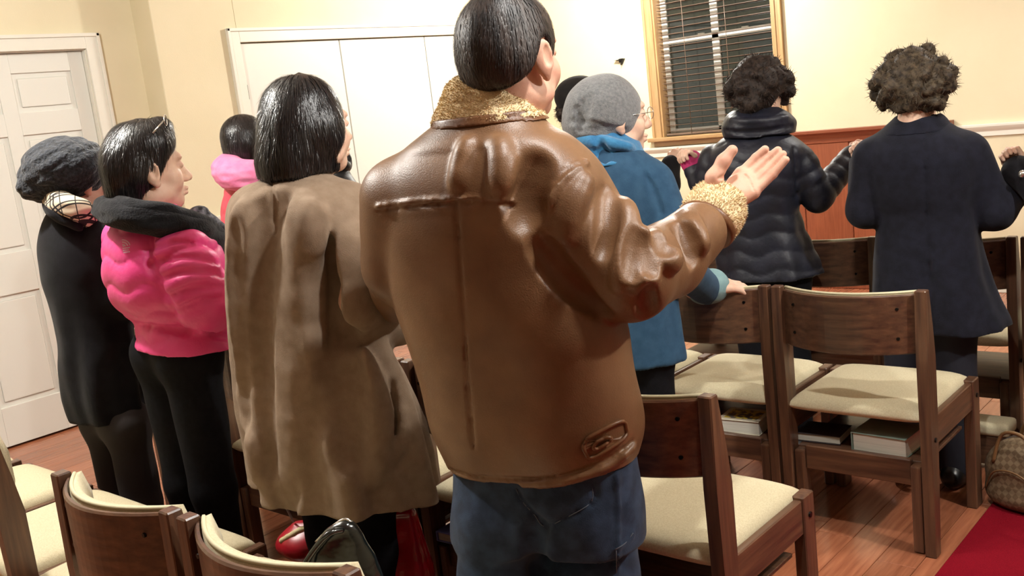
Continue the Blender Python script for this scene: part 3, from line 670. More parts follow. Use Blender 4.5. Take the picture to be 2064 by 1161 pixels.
    # head, hair
    hm = p.head(1032, 122, -4, 0, 1.09, .0, h=.004)
    g2 = Sdf(p.hc - .2, p.hc + .2, .004); L, R, sc = p.hL, p.hR, p.hs
    g2.ell(L(0, -.014, .036), np.array((.083, .105, .098)) * sc, R); g2.ell(L(0, -.045, -.005), np.array((.074, .064, .07)) * sc, R, .03)
    def cut(X, Y, Z):
        X, Y, Z = X - p.hc[0], Y - p.hc[1], Z - p.hc[2]; ly = (X * R[1][0] + Y * R[1][1] + Z * R[1][2]) / sc; lz = (X * R[2][0] + Y * R[2][1] + Z * R[2][2]) / sc
        return np.interp(ly, [-.12, -.075, -.05, -.035, -.015, .012, .02, .045, .055, .08], [-.052, -.05, -.03, -.005, .032, .036, -.02, -.015, .04, .085]) - lz
    g2.func(lambda X, Y, Z: cut(X, Y, Z) * .9, 'i', .008)
    w = wob(.02, 8, 12, (1, 1, .25)); g2.disp(lambda X, Y, Z: .0018 * w(X, Y, Z)); me = g2.mesh('hair')
    crown = L(0, -.03, .14)
    def flow(q, n): v = q - crown; v = v - n * np.sum(v * n, 1)[:, None]; return v / (np.linalg.norm(v, axis=1)[:, None] + 1e-6) * 1.8
    st = fur(me, 5200, .035, .0016, flow, .25, .05, 4)
    p.part('hair', join('hair', me, st), HAIRM)
    # hands
    gh = p.grid(1395, 1615, 270, 460, (.1, .32), .0028); w_ = P(1452, 418, .2)
    for (kx, ky, dd, r) in ((1494, 350, .235, .017), (1508, 358, .222, .0175), (1516, 372, .208, .017), (1518, 388, .195, .0165)): gh.cap(w_, P(kx, ky, dd), .027, r, .012)
    for pts, r in ((((1494, 350, .235), (1524, 318, .235), (1542, 301, .228)), .0108), (((1508, 358, .222), (1545, 322, .226), (1568, 303, .218)), .0108), (((1516, 372, .208), (1553, 337, .212), (1578, 311, .205)), .0104), (((1520, 388, .195), (1558, 352, .196), (1584, 322, .19)), .0098)):
        gh.chain([(P(*pts[0]), r * 1.15), (P(*pts[1]), r), (P(*pts[2]), r * .88)], .004)
    gh.chain([(P(1438, 396, .19), .023), (P(1440, 358, .185), .019), (P(1458, 325, .185), .0145), (P(1476, 303, .185), .0125)], .012)
    gh.cap(P(1420, 468, .15), w_, .031, .029, .02); gh.line([(1448, 360), (1470, 352), (1488, 345)], .0028, .006, 's'); gh.line([(1500, 352), (1510, 362), (1520, 385)], .0016, .004, 's')
    gl_ = Sdf(lh - .15, lh + .15, .005); q = p.by; gl_.cap(lh, lh + q * .09, .026, .03, .02)
    for j in range(4): b0 = lh + q * .11 + p.bx * (j - 1.5) * .018; gl_.chain([(b0 - q * .02, .012), (b0 + q * .03 - UP * .01, .010), (b0 + q * .045 - UP * .035, .009)], .004)
    gl_.chain([(lh + q * .05 + p.bx * .03, .014), (lh + q * .1 + p.bx * .045, .011), (lh + q * .12 + p.bx * .04 - UP * .015, .010)], .006)
    base = p.base; feet = [base - p.bx * .12 - p.by * .02, base + p.bx * .12 - p.by * .02]
    core = p.body_core(base + UP * .92 + p.by * .02, base + UP * 1.2, feet, arms=[(sh, el, cu, w_), (lsh, lel, lh)])
    p.part('body', join('body', hm, gh.mesh('hand'), gl_.mesh('hand'), core), SKIN)
    # jeans
    gj = p.grid(880, 1320, 900, 1161, (-.25, .25), .007); gj = Sdf(np.array([gj.lo[0] - .05, gj.lo[1] - .05, .02]), gj.lo + gj.h * gj.n, .007)
    p.torso(gj, [(925, 880), (917, 980), (914, 1080), (914, 1110)], [(1270, 880), (1282, 960), (1290, 1030), (1296, 1090)], k=.62, n=2.3, zb=P(1090, 1120, -.1)[2], zt=P(1090, 900, -.1)[2])
    for (ax_, bx_, ft) in (((1008, 1060), (1010, 1170), feet[0]), ((1196, 1050), (1200, 1170), feet[1])):
        a, b = P(*ax_), P(*bx_); gj.chain([(a, .098), (b, .095), (ft + UP * .45 + p.by * .03, .075), (ft + UP * .07, .068)], .03)
    gj.line([(1040, 985), (1052, 1010), (1075, 1035), (1098, 1062)], .004, .006, 's', 0, False); gj.line([(1098, 1062), (1140, 1045), (1198, 1010), (1195, 975)], .004, .006, 's', 0, False)
    gj.line([(1242, 950), (1246, 1040), (1244, 1161)], .004, .007, 'u', 0, False); gj.line([(1240, 1110), (1262, 1095), (1278, 1075)], .004, .006, 'u', 0, False); gj.line([(1088, 1060), (1070, 1110), (1085, 1161)], .01, .03, 's')
    w = wob(.07, 7, 5); w2 = wob(.03, 7, 15); gj.disp(lambda X, Y, Z: .004 * w(X, Y, Z) + .0012 * w2(X, Y, Z)); je = p.part('jeans', gj.mesh('jeans'), JEANS)
    for px in ([(1040, 985), (1054, 1012), (1076, 1036), (1098, 1061), (1140, 1044), (1190, 1014), (1194, 985)], [(1240, 1108), (1260, 1095), (1276, 1074)], [(1242, 1110), (1243, 1161)]):
        hp = [gj.hit(*q) for q in spline(px, 5)]; hp = [x - p.base - ray(1100, 1050) / 2000 * .002 for x in hp if x is not None]
        if len(hp) > 1: tube('stitching', hp, .0012, STITCH, je, 4)
    p.shoes(feet); return p
HAIRM = mat('thinning_black_hair', srgb(28, 24, 24), .5, srgb(66, 54, 48), 40, (1, 1, .1), bump=.001, bscale=240, bstretch=(1, 1, .06), spec=.6)
man()
# ---------------------------------------------------------------- the other people
def nrm(v): v = np.array(v, float); return v / (np.linalg.norm(v) + 1e-9)
def hand_mesh(w, d, side, curl=.8, s=1.0, h=.0035, thumb=1):
    """hand from wrist w along d; side = across the knuckles towards the thumb; fingers bend towards cross(side, d)"""
    d = nrm(d); side = nrm(np.array(side) - d * (np.array(side) @ d)); pn = np.cross(side, d); g = Sdf(w - .2 * s, w + .2 * s, h)
    g.cap(w - d * .05 * s, w + d * .01, .027 * s, .026 * s)
    for j in range(4):
        o = side * (1.5 - j) * .019 * s; k = w + d * (.085 - .004 * abs(j - 1)) * s + o; g.cap(w + o * .6 + d * .01 * s, k, .020 * s, .0145 * s, .012 * s)
        l = (.04, .046, .042, .034)[j] * s; a1 = curl * .9; p1 = k + (d * math.cos(a1) + pn * math.sin(a1)) * l; a2 = curl * 2.0; p2 = p1 + (d * math.cos(a2) + pn * math.sin(a2)) * l * .75; a3 = curl * 2.6; p3 = p2 + (d * math.cos(a3) + pn * math.sin(a3)) * l * .5
        g.chain([(k, .0115 * s), (p1, .0105 * s), (p2, .0095 * s), (p3, .0085 * s)], .003)
    t0 = w + d * .025 * s + side * .026 * s; t1 = t0 + (d * .03 + side * .022 + pn * .012 * curl) * s; t2 = t1 + (d * .034 + side * .004 * (1 - curl) + pn * .02 * curl) * s
    g.chain([(t0, .017 * s), (t1, .0125 * s), (t2, .0105 * s)], .008); return g.mesh('hand')
def coat_mat(name, c1, c2, rough=.9, sheen=.05, bump=.0008, bscale=450, spec=.2, scale=35): return mat(name, c1, rough, c2, scale, bump=bump, bscale=bscale, sheen=sheen, spec=spec)
def curly(p, centre, r, n, lump, seed, fm, cutf=None, h=.006, extra=()):
    """lumpy permed hair: a cap of many curls"""
    rs = np.random.default_rng(seed); c = np.array(centre); g = Sdf(c - np.array(r) - .09, c + np.array(r) + .09, h); g.ell(c, np.array(r) * .9); g.ell(p.hL(0, -.014, .036), np.array((.08, .101, .095)) * p.hs, p.hR, .01); g.ell(p.hL(0, -.04, -.02), np.array((.078, .07, .07)) * p.hs, p.hR, .02)
    for i in range(n):
        v = nrm(rs.normal(size=3)); 
        if v[2] < -.75: continue
        q = c + v * np.array(r) * rs.uniform(.82, 1.0); g.ell(q, np.array([1, 1, 1]) * lump * rs.uniform(.6, 1.15), None, .008)
    if cutf: cutf(g)
    w = wob(.011, 10, seed); g.disp(lambda X, Y, Z: .0022 * w(X, Y, Z)); me = g.mesh('hair')
    st = fur(me, 2600, .022, .0026, None, .9, .5); return p.part('hair', join('hair', me, st), fm)
def straight(p, left, right, k, zb, cuts, m, n=4200, h=.006, L=.09, dd=0, top=None, grid=None, jit=.18, caps=()):
    g = p.grid(*grid, h); p.torso(g, left, right, k=k, n=2.05, zb=zb, dd=dd)
    for a, r in caps: g.ell(a, r, None, .02)
    for a, r, R in cuts: g.ell(a, r, R, .012, 's')
    w = wob(.022, 9, 3, (1, 1, .18)); w3 = wob(.05, 9, 13, (1, 1, .5)); g.disp(lambda X, Y, Z: .003 * w(X, Y, Z) + .004 * w3(X, Y, Z)); me = g.mesh('hair'); tp = p.P(*top)
    def flow(q, nn): v = q - tp; v[:, 2] = np.minimum(v[:, 2], 0) * 2.5 - .02; v = v - nn * np.sum(v * nn, 1)[:, None]; return v / (np.linalg.norm(v, axis=1)[:, None] + 1e-6) * 1.8
    st = fur(me, n, L, .0024, flow, jit, .03, 5, .003); s2 = fur(me, n // 4, L * .6, .0018, flow, .35, .05, 4, .012); return p.part('hair', join('hair', me, st, s2), m)
def figure(label, ref, d, yaw, coat, cm, arms, head, skin, feetw=.09, legs=(.075, .05), legm=None, zb=None, k=.7, n=2.2, folds=None, baf=None, h=.008, tilt=0, name='coat', lines=(), kz=None, hands=(), amp=.003, core=True, hip=.78, yoff=0):
    p = Person(label, *ref, d, yaw); P = p.P; left, right = coat
    conv = lambda q: np.array(q[1], float) if q[0] == 'w' else P(*q)
    al = left + right; xs = [q[0] for q in al]; ys = [q[1] for q in al]; pts = [[conv(q) for q in a[0]] for a in arms]
    g0 = p.grid(min(xs), max(xs), min(ys), max(ys), (-.34, .34), h, .02); lo, hi = g0.lo.copy(), g0.lo + h * g0.n
    for a in pts:
        for q in a: lo = np.minimum(lo, q - .12); hi = np.maximum(hi, q + .12)
    g = Sdf(lo, hi, h); p.torso(g, left, right, k=k, n=n, zb=P(*zb)[2], folds=folds, baf=baf, tilt=tilt, kz=kz)
    for a, (q, rr, bf) in zip(pts, arms): g.chain(list(zip(a, rr)), .03 if not bf else .012, 'u', bf)
    for (px, r, kk, op) in lines: g.line(px, r, kk, op)
    w = wob(.08, 7, int(d * 7) % 20, (1, 1, .35)); w2 = wob(.03, 7, int(d * 11) % 20); g.disp(lambda X, Y, Z: amp * w(X, Y, Z) + amp * .3 * w2(X, Y, Z)); p.field = g
    p.coat = p.part(name, g.mesh(name), cm)
    hm = p.head(*head[:2], head[2], head[3] if len(head) > 3 else 0, head[4] if len(head) > 4 else 1.0, head[5] if len(head) > 5 else 0, h=.005)
    b = p.base; fb = b + p.by * yoff; feet = [fb - p.bx * feetw, fb + p.bx * feetw]; p.feet = feet
    ms = [hm, p.body_core(b + UP * (hip + .05), b + UP * 1.12, feet, arms=[[x for x in a] for a in pts], r=.85)]
    for (i, dr, sd, cl, s_) in hands: ms.append(hand_mesh(pts[i][-1], dr, sd, cl, s_))
    p.part('body', join('body', *ms), skin)
    hz = P(*zb)[2]; hips = [b - p.bx * feetw * .9 + UP * max(hip, hz - .02), b + p.bx * feetw * .9 + UP * max(hip, hz - .02)]
    p.legs(hips, feet, legs[0], legs[1], legm or BLK); p.shoes(feet); return p
def ringband(p, name, pts, r, m, parent=None, h=.006, k=.01, disp=.002, label=None, sub=None, lengthwise=0):
    q = [(p.P(*a[:2], a[2]) if a[0] != 'w' else np.array(a[1])) for a in pts]; q = list(spline(q, 5)); rr = r if hasattr(r, '__len__') else [r] * len(q)
    if hasattr(r, '__len__'): rr = np.interp(np.linspace(0, 1, len(q)), np.linspace(0, 1, len(r)), r)
    g = Sdf(np.min(q, 0) - max(rr) - .03, np.max(q, 0) + max(rr) + .03, h); g.chain(list(zip(q, rr)), k)
    if sub is not None: sub(g)
    w = wob(.02, 9, 6, (.5, .5, 1.6)); g.disp(lambda X, Y, Z: disp * w(X, Y, Z)); return p.part(name, g.mesh(name), m, label, parent)

def band(p, name, left, right, top, bot, m, neck, k=.9, grooves=(), parent=None, h=.006, dd=0, disp=.003, rn=.07, label=None, infl=.01, tilt=0):
    xs = [q[0] for q in left + right]; ys = [q[1] for q in left + right]; g = p.grid(min(xs), max(xs), min(ys), max(ys), (-.24, .24), h, .05)
    p.torso(g, left, right, k=k, n=2.1, zb=p.P(*bot)[2], zt=p.P(*top)[2], dd=dd, tilt=tilt); c = p.P(*neck); g.cap(c + UP * .25, c - UP * .3, rn, None, .015, 's'); g.D -= infl
    for px, r, kk, op in grooves: g.line(px, r, kk, op)
    w = wob(.03, 9, 6, (.6, .6, 1.4)); g.disp(lambda X, Y, Z: disp * w(X, Y, Z)); return p.part(name, g.mesh(name), m, label, parent)
# --- woman in the taupe coat
TAUPE = coat_mat('taupe_wool', srgb(138, 118, 98), srgb(150, 130, 110))
def taupe():
    L = [(575, 345), (530, 362), (490, 384), (467, 412), (457, 470), (457, 560), (463, 640), (474, 720), (486, 820), (498, 900), (508, 965), (512, 1000), (514, 1045)]
    R = [(650, 345), (695, 366), (728, 395), (742, 440), (738, 520), (752, 600), (782, 680), (815, 760), (842, 850), (862, 940), (876, 1010), (880, 1050)]
    lines = [([(566, 395), (572, 500), (578, 640), (576, 800), (574, 960), (576, 1020)], .022, .05, 's'), ([(640, 470), (650, 560), (655, 700), (640, 860)], .016, .05, 's'), ([(530, 420), (515, 560), (520, 760), (540, 950)], .014, .06, 's'), ([(605, 420), (606, 600), (600, 800), (596, 1000)], .02, .06, 'u'), ([(490, 420), (482, 560), (495, 760), (520, 960)], .014, .05, 'u'),
             ([(786, 770), (797, 830), (796, 880), (784, 922)], .014, .012, 's'), ([(800, 780), (812, 840), (808, 890), (795, 925)], .01, .015, 'u'), ([(700, 700), (740, 760), (760, 850), (755, 960)], .016, .05, 'u'), ([(545, 362), (552, 420), (556, 470)], .006, .01, 's'), ([(662, 500), (668, 620), (688, 760), (700, 930)], .022, .06, 's'), ([(625, 420), (628, 560), (634, 700)], .012, .05, 'u'), ([(470, 450), (470, 600), (485, 800)], .008, .04, 's')]
    arms = [([(708, 430, -.08), (716, 520, -.17), (712, 608, -.18), (805, 655, .0)], (.075, .074, .07, .056), None), ([(520, 430, .1), (512, 560, .16), (540, 640, .34)], (.075, .065, .055), None)]
    p = figure('woman in long taupe wool coat with black bobbed hair beside the leather jacket man', (640, 600), 2.6, 0, (L, R), TAUPE, arms, (628, 262, 2, 0, 1.0), SKINP, .1, (.085, .06), BLK, (700, 1034, -.2), .74, 2.15, [(.014, 7, .6, 1.25, .7)], None, .006, -.07, 'wool_coat', lines, amp=.003, hands=[(0, (.2, 1, -.1), (1, 0, 0), .7, .95), (1, (.2, 1, -.1), (1, 0, 0), .7, .95)])
    Lh = p.hL
    straight(p, [(600, 148), (562, 158), (532, 186), (517, 235), (511, 285), (509, 325), (514, 350), (522, 372)], [(606, 148), (648, 158), (676, 186), (690, 228), (690, 285), (684, 325), (680, 350), (678, 372)], .98, p.P(600, 357, -.1)[2],
             [(Lh(0, .105, -.03), np.array((.062, .075, .095)), p.hR)], HAIRB, 5200, .005, .09, 0, (606, 140), (490, 720, 130, 380, (-.17, .17)), .18, [(Lh(.082, -.014, -.005), (.03, .045, .06)), (Lh(-.082, -.014, -.005), (.03, .045, .06))])
taupe()
# --- woman in the pink down jacket
PINK = mat('hot_pink_nylon', srgb(234, 70, 140), .45, srgb(238, 86, 150), 12, bump=.0015, bscale=60, spec=.4); SCARFB = coat_mat('black_knit', srgb(16, 16, 19), srgb(28, 28, 32), .95, .1, .003, 180)
LOGO = mat('pale_logo_print', srgb(240, 190, 214), .5)
def pink():
    L = [(300, 420), (262, 432), (230, 452), (209, 495), (206, 550), (220, 600), (246, 634), (272, 652), (276, 672), (274, 692), (274, 720)]
    R = [(352, 420), (396, 445), (430, 480), (448, 530), (456, 590), (462, 640), (470, 672), (480, 692), (484, 712), (486, 735)]
    arms = [([(350, 490, -.13), (385, 560, -.19), (412, 612, -.18), (480, 632, .05)], (.08, .088, .082, .056), (.02, .065)), ([(250, 480, .15), (290, 600, .25), (400, 640, .4)], (.07, .06, .05), (.008, .075))]
    p = figure('woman in hot pink down jacket with black scarf and black hair', (335, 600), 3.2, 0, (L, R), PINK, arms, (297, 346, 12, 0, 1.08), SKINP, .08, (.088, .052), BLK, (380, 722, -.2), .8, 2.2, None, (.007, .085), .006, -.1, 'down_jacket', [([(310, 445), (298, 500), (318, 570), (350, 625)], .01, .02, 's'), ([(280, 655), (340, 664), (420, 672), (470, 680)], .012, .015, 's'), ([(302, 532), (350, 520), (402, 520), (440, 532)], .008, .014, 's'), ([(322, 562), (370, 548), (425, 548), (448, 556)], .008, .014, 's'), ([(345, 594), (395, 578), (446, 578)], .008, .014, 's'), ([(362, 622), (410, 604), (450, 602)], .007, .014, 's'), ([(305, 500), (350, 488), (405, 490)], .007, .014, 's')], amp=.004,
               hands=[(0, (.3, 1, 0), (1, 0, 0), .8, .95), (1, (.3, 1, 0), (1, 0, 0), .8, .95)], hip=.74)
    Lh = p.hL; hx = p.hR
    straight(p, [(278, 240), (242, 252), (217, 280), (207, 320), (206, 365), (214, 400), (226, 420), (232, 440)], [(284, 240), (322, 246), (345, 264), (351, 290), (338, 325), (318, 370), (312, 405), (310, 440)], .95, p.P(270, 415, -.05)[2],
             [(Lh(0, .115, -.06), np.array((.085, .085, .105)), hx), (Lh(.1, .012, -.02), np.array((.04, .03, .042)), hx)], HAIRB, 4200, .006, .08, 0, (290, 232), (190, 375, 225, 445, (-.18, .18)), .22, [(p.P(312, 256), np.array((.05, .05, .028))), (Lh(-.084, -.014, -.005), (.034, .045, .06)), (Lh(0, -.04, .03), (.09, .09, .1))])
    for k_, (o, r) in enumerate(((-.012, .032), (.012, .034), (.035, .03))):
        pass
    sc = ringband(p, 'scarf', [(300, 428, .14), (235, 418, .12), (216, 422, .0), (250, 434, -.14), (320, 446, -.18), (385, 462, -.13), (430, 484, -.02), (440, 502, .06)], [.03, .034, .036, .038, .042, .042, .038, .03], SCARFB, None, .006, .012, .005)
    ringband(p, 'scarf_fold', [(230, 408, .02), (262, 418, -.15), (330, 428, -.18), (395, 446, -.12), (438, 472, .0)], .026, SCARFB, sc, .006, .012, .003); ringband(p, 'scarf_end', [(398, 434, .02), (425, 450, .02), (448, 480, .03), (450, 498, .04)], .026, mat('grey_patterned_scarf', srgb(40, 40, 44), .9, srgb(130, 130, 136), 60, bump=.002, bscale=200), sc, .006, .012, .004)
    # glasses pushed up on the hair
    met = mat('bright_metal', srgb(210, 205, 195), .25, metal=.9)
    gl = empty('eyeglasses'); gl.parent = p.root
    q = lambda x, y, dd: p.P(x, y, dd) - p.base
    tube('temple_arm', [q(308, 268, -.13), q(330, 243, -.1)], .0022, met, gl, 6); tube('temple_arm', [q(318, 262, .05), q(338, 240, .06)], .0022, met, gl, 6)
    for a, b in ((-.1, -.03), (-.01, .06)):
        c1, c2 = q(331, 244, a), q(336, 241, b); m_ = (c1 + c2) / 2; e1 = (c2 - c1) / 2; e2 = np.array([0, 0, .016]); tube('lens_rim', [m_ + e1 * math.cos(t) + e2 * math.sin(t) for t in np.linspace(0, 6.28, 18)[:-1]], .0016, met, gl, 5, True)
    # printed mark on the shoulder blade
    c = p.field.hit(254, 494); vd = nrm(-ray(254, 494))
    if c is not None:
        u = nrm(np.cross(UP, vd)); v = np.cross(vd, u); V = []; Fc = []
        for r0, r1, s0, s1 in ((.002, .009, .1, 1.5), (.012, .016, .1, 1.5), (.019, .022, .1, 1.5)):
            n0 = len(V)
            for t in np.linspace(s0, s1, 9):
                for r in (r0, r1): V.append(c - p.base + vd * .012 + u * (r * math.cos(t) - .01) + v * (r * math.sin(t) - .004))
            Fc += [(n0 + 2 * i, n0 + 2 * i + 1, n0 + 2 * i + 3, n0 + 2 * i + 2) for i in range(8)]
        for i, wd in enumerate((.02, .016, .022)):
            n0 = len(V); V += [c - p.base + vd * .012 + u * x + v * y for x, y in ((-.011, -.010 - i * .006), (-.011 + wd, -.010 - i * .006), (-.011 + wd, -.0065 - i * .006), (-.011, -.0065 - i * .006))]; Fc.append((n0, n0 + 1, n0 + 2, n0 + 3))
        link('printed_logo', mesh('printed_logo', V, Fc), LOGO, p.coat)['label'] = 'small pale printed logo of three curved bars on the pink shoulder'
pink()
# --- woman in black coat, knit beret, checked scarf
BLKCOAT = coat_mat('black_wool', srgb(13, 12, 16), srgb(20, 19, 24)); KNIT = mat('dark_grey_knit', srgb(13, 14, 18), .8, srgb(44, 48, 56), 90, bump=.008, bscale=90, sheen=.2, spec=.3)
def plaid():
    m = mat('checked_scarf', srgb(206, 190, 164), .9); nt = m.node_tree; N, Lk = nt.nodes, nt.links; b = N['Principled BSDF']; tc = N.new('ShaderNodeTexCoord'); sp = N.new('ShaderNodeSeparateXYZ'); mp = N.new('ShaderNodeMapping'); mp.inputs['Rotation'].default_value = (.3, .5, .6); Lk.new(tc.outputs['Object'], mp.inputs[0]); Lk.new(mp.outputs[0], sp.inputs[0])
    def stripes(o, f, w_, ph):
        a = N.new('ShaderNodeMath'); a.operation = 'MULTIPLY_ADD'; a.inputs[1].default_value = f; a.inputs[2].default_value = ph; Lk.new(sp.outputs[o], a.inputs[0]); c = N.new('ShaderNodeMath'); c.operation = 'FRACT'; Lk.new(a.outputs[0], c.inputs[0]); e = N.new('ShaderNodeMath'); e.operation = 'LESS_THAN'; e.inputs[1].default_value = w_; Lk.new(c.outputs[0], e.inputs[0]); return e
    last = None
    for o, f, w_, ph in ((0, 22, .11, 0), (0, 22, .11, .26), (2, 22, .11, 0), (2, 22, .11, .26), (1, 22, .07, .1)):
        e = stripes(o, f, w_, ph)
        if last is None: last = e
        else: x = N.new('ShaderNodeMath'); x.operation = 'MAXIMUM'; Lk.new(last.outputs[0], x.inputs[0]); Lk.new(e.outputs[0], x.inputs[1]); last = x
    mx = N.new('ShaderNodeMixRGB'); mx.inputs[1].default_value = srgb(206, 190, 164); mx.inputs[2].default_value = srgb(34, 28, 28); Lk.new(last.outputs[0], mx.inputs[0]); Lk.new(mx.outputs[0], b.inputs['Base Color']); return m
def beret():
    L = [(160, 390), (118, 398), (100, 418), (85, 450), (76, 500), (82, 560), (100, 630), (112, 690), (118, 750), (130, 810), (150, 866), (156, 900)]
    R = [(182, 400), (222, 440), (250, 500), (262, 600), (276, 700), (290, 800), (306, 866), (308, 900)]
    arms = [([(218, 470, -.12), (240, 600, -.1), (300, 640, .15)], (.07, .062, .05), None)]
    p = figure('woman in long black coat with dark knitted beret and checked scarf by the white door', (185, 600), 3.62, 0, (L, R), BLKCOAT, arms, (160, 368, 4, -2, 1.0), SKIN, .085, (.075, .055), mat('dark_brown_leggings', srgb(34, 26, 26), .8), (225, 868, -.2), .78, 2.2, [(.006, 6, .2, 1.1, .7)], None, .008, 0, 'long_coat', hands=[(0, (.3, 1, 0), (1, 0, 0), .8, .95)], hip=.55)
    g = p.grid(45, 225, 265, 410, (-.2, .2), .005); c = p.P(133, 338); rt3 = p.rt
    g.ell(c, (.135, .135, .100)); g.ell(p.P(92, 372, 0), (.06, .09, .05), None, .04); g.ell(p.P(84, 386), (.035, .05, .022), None, .02); g.ell(p.hL(0, -.015, .02), (.083, .098, .085), p.hR, .03)
    Lh, R_ = p.hL, p.hR; g.ell(Lh(0, .11, -.055), (.085, .085, .1), R_, .01, 's'); g.ell(Lh(.1, .01, -.05), (.05, .03, .03), R_, .01, 's')
    bump = lambda X, Y, Z: -.006 * np.abs(np.sin(85 * (X * .7 - Y * .7) + 40 * Z)) * np.abs(np.sin(75 * Z - 25 * (X + Y)))
    g.disp(bump); p.part('knit_beret', g.mesh('knit_beret'), KNIT)
    ringband(p, 'checked_scarf', [(165, 396, .12), (112, 402, .05), (122, 408, -.1), (165, 428, -.15), (205, 452, -.08), (232, 480, .02)], [.028, .03, .036, .038, .034, .02], plaid(), None, .006, .012, .004)
    ringband(p, 'coat_collar', [(108, 408, .05), (104, 416, -.04), (120, 432, -.12), (160, 458, -.16)], [.02, .024, .024, .014], BLKCOAT, p.coat, .006, .012, .002); g = p.grid(160, 215, 360, 395, (-.1, .1), .004)
beret()
# --- person in pink hood, mostly hidden
HOOD = mat('pale_pink_hood', srgb(244, 150, 190), .7, srgb(240, 130, 176), 20, bump=.002, bscale=60); REDJ = mat('coral_red_jacket', srgb(206, 66, 84), .55, srgb(214, 80, 96), 15, bump=.002, bscale=50)
def hood():
    L = [(478, 345), (458, 370), (448, 410), (444, 470), (446, 560), (450, 640), (452, 700)]; R = [(525, 345), (555, 375), (575, 430), (580, 520), (585, 620), (590, 700), (592, 720)]
    p = figure('person in coral jacket with pale pink hood behind the taupe coat', (505, 500), 4.5, 0, (L, R), REDJ, [([(555, 410, -.1), (575, 500, -.08), (610, 540, .1)], (.06, .055, .045), None)], (498, 290, 0, 0, .95), SKIN, .08, (.075, .05), BLK, (520, 690, -.1), .8, 2.2, None, (.006, .09), .01, 0, 'jacket', hip=.7)
    g = p.grid(450, 545, 230, 345, (-.16, .16), .006); g.ell(p.hL(0, -.012, .035), (.083, .104, .096), p.hR); g.ell(p.hL(0, -.04, -.03), (.076, .07, .08), p.hR, .03); g.ell(p.hL(0, .115, -.03), (.07, .08, .09), p.hR, .01, 's'); me = g.mesh('hair'); p.part('hair', join('hair', me, fur(me, 1800, .06, .003, down_flow(s=1.8), .2, .03, 4)), HAIRB)
    ringband(p, 'hood', [(520, 340, .14), (470, 338, .08), (462, 345, -.05), (480, 352, -.14), (520, 352, -.17)], [.05, .06, .066, .062, .05], HOOD, p.coat, .007, .02, .004)
hood()
# --- person in black padded jacket hidden behind the bob
PADB = mat('black_padded_nylon', srgb(20, 22, 24), .5, srgb(30, 32, 34), 12, bump=.0015, bscale=40, spec=.4)
def black5():
    L = [(628, 330), (600, 350), (585, 390), (580, 450), (585, 560), (590, 680), (592, 720)]; R = [(672, 322), (692, 334), (708, 352), (722, 388), (728, 450), (730, 560), (735, 680), (736, 720)]
    p = figure('person in black padded jacket hidden behind the bobbed hair of the taupe coat', (655, 500), 3.96, 0, (L, R), PADB, [([(700, 400, -.08), (715, 500, -.08), (740, 540, .12)], (.06, .055, .045), None)], (645, 262, 0, 0, .98), SKIN, .08, (.075, .05), BLK, (660, 690, -.1), .7, 2.2, None, (.005, .1), .01, 0, 'padded_jacket', hip=.7)
    g = p.grid(590, 700, 190, 330, (-.16, .16), .006); g.ell(p.hL(0, -.012, .035), (.083, .104, .096), p.hR); g.ell(p.hL(0, -.04, -.03), (.076, .07, .08), p.hR, .03); g.ell(p.hL(0, .115, -.03), (.07, .08, .09), p.hR, .01, 's'); p.part('hair', g.mesh('hair'), HAIRB)
    ringband(p, 'stand_collar', [(640, 322, .12), (612, 326, .02), (640, 334, -.1), (684, 330, -.1), (698, 336, .0), (699, 314, .02)], [.028, .028, .028, .026, .018, .014], PADB, p.coat, .006, .01, .001)
black5()
# --- person in black felt hat with curls, mostly hidden behind the grey beanie
FELT = coat_mat('black_felt', srgb(24, 22, 22), srgb(34, 32, 30))
def hat7():
    L = [(1165, 272), (1140, 290), (1122, 330), (1118, 420), (1120, 540), (1122, 640), (1122, 660)]; R = [(1215, 272), (1248, 290), (1268, 330), (1270, 420), (1275, 540), (1280, 640), (1280, 660)]
    p = figure('person in black hat holding hands beyond the grey beanie', (1190, 500), 4.37, 0, (L, R), BLKCOAT, [([(1250, 320, -.02), (1300, 395, .0), (1346, 372, .05), (1352, 332, .1)], (.06, .052, .05, .044), None), ([(1135, 330, .05), (1115, 430, .05), (1110, 400, .3)], (.06, .05, .042), None)], (1176, 218, 5, 0, 1.0), SKINP, .08, (.075, .05), BLK, (1200, 640, -.1), .75, 2.2, None, None, .009, 0, 'coat', hands=[(0, p_dir(1352, 332, 1368, 302, 4.37), (-1, 0, .3), 1.15, .74), (1, (0, 1, .2), (1, 0, 0), .7, .9)], hip=.7)
    curly(p, p.hL(0, -.02, -.005), (.1, .105, .075), 90, .022, 5, HAIRBR, lambda g: g.ell(p.hL(0, .12, -.03), (.075, .085, .09), p.hR, .01, 's'))
    g = p.grid(1095, 1260, 120, 235, (-.2, .2), .006); g.ell(p.hL(0, -.02, .055), (.1, .115, .085), p.hR); g.ell(p.hL(0, .0, .03), (.092, .11, .05), p.hR, .02); g.func(lambda X, Y, Z: p.hL(0, 0, .012)[2] - Z + 0 * X + 0 * Y, 'i', .01); p.part('felt_hat', g.mesh('felt_hat'), FELT)
def p_dir(x0, y0, x1, y1, d, dz=0): return nrm(atd(x1, y1, d + dz) - atd(x0, y0, d))
hat7()
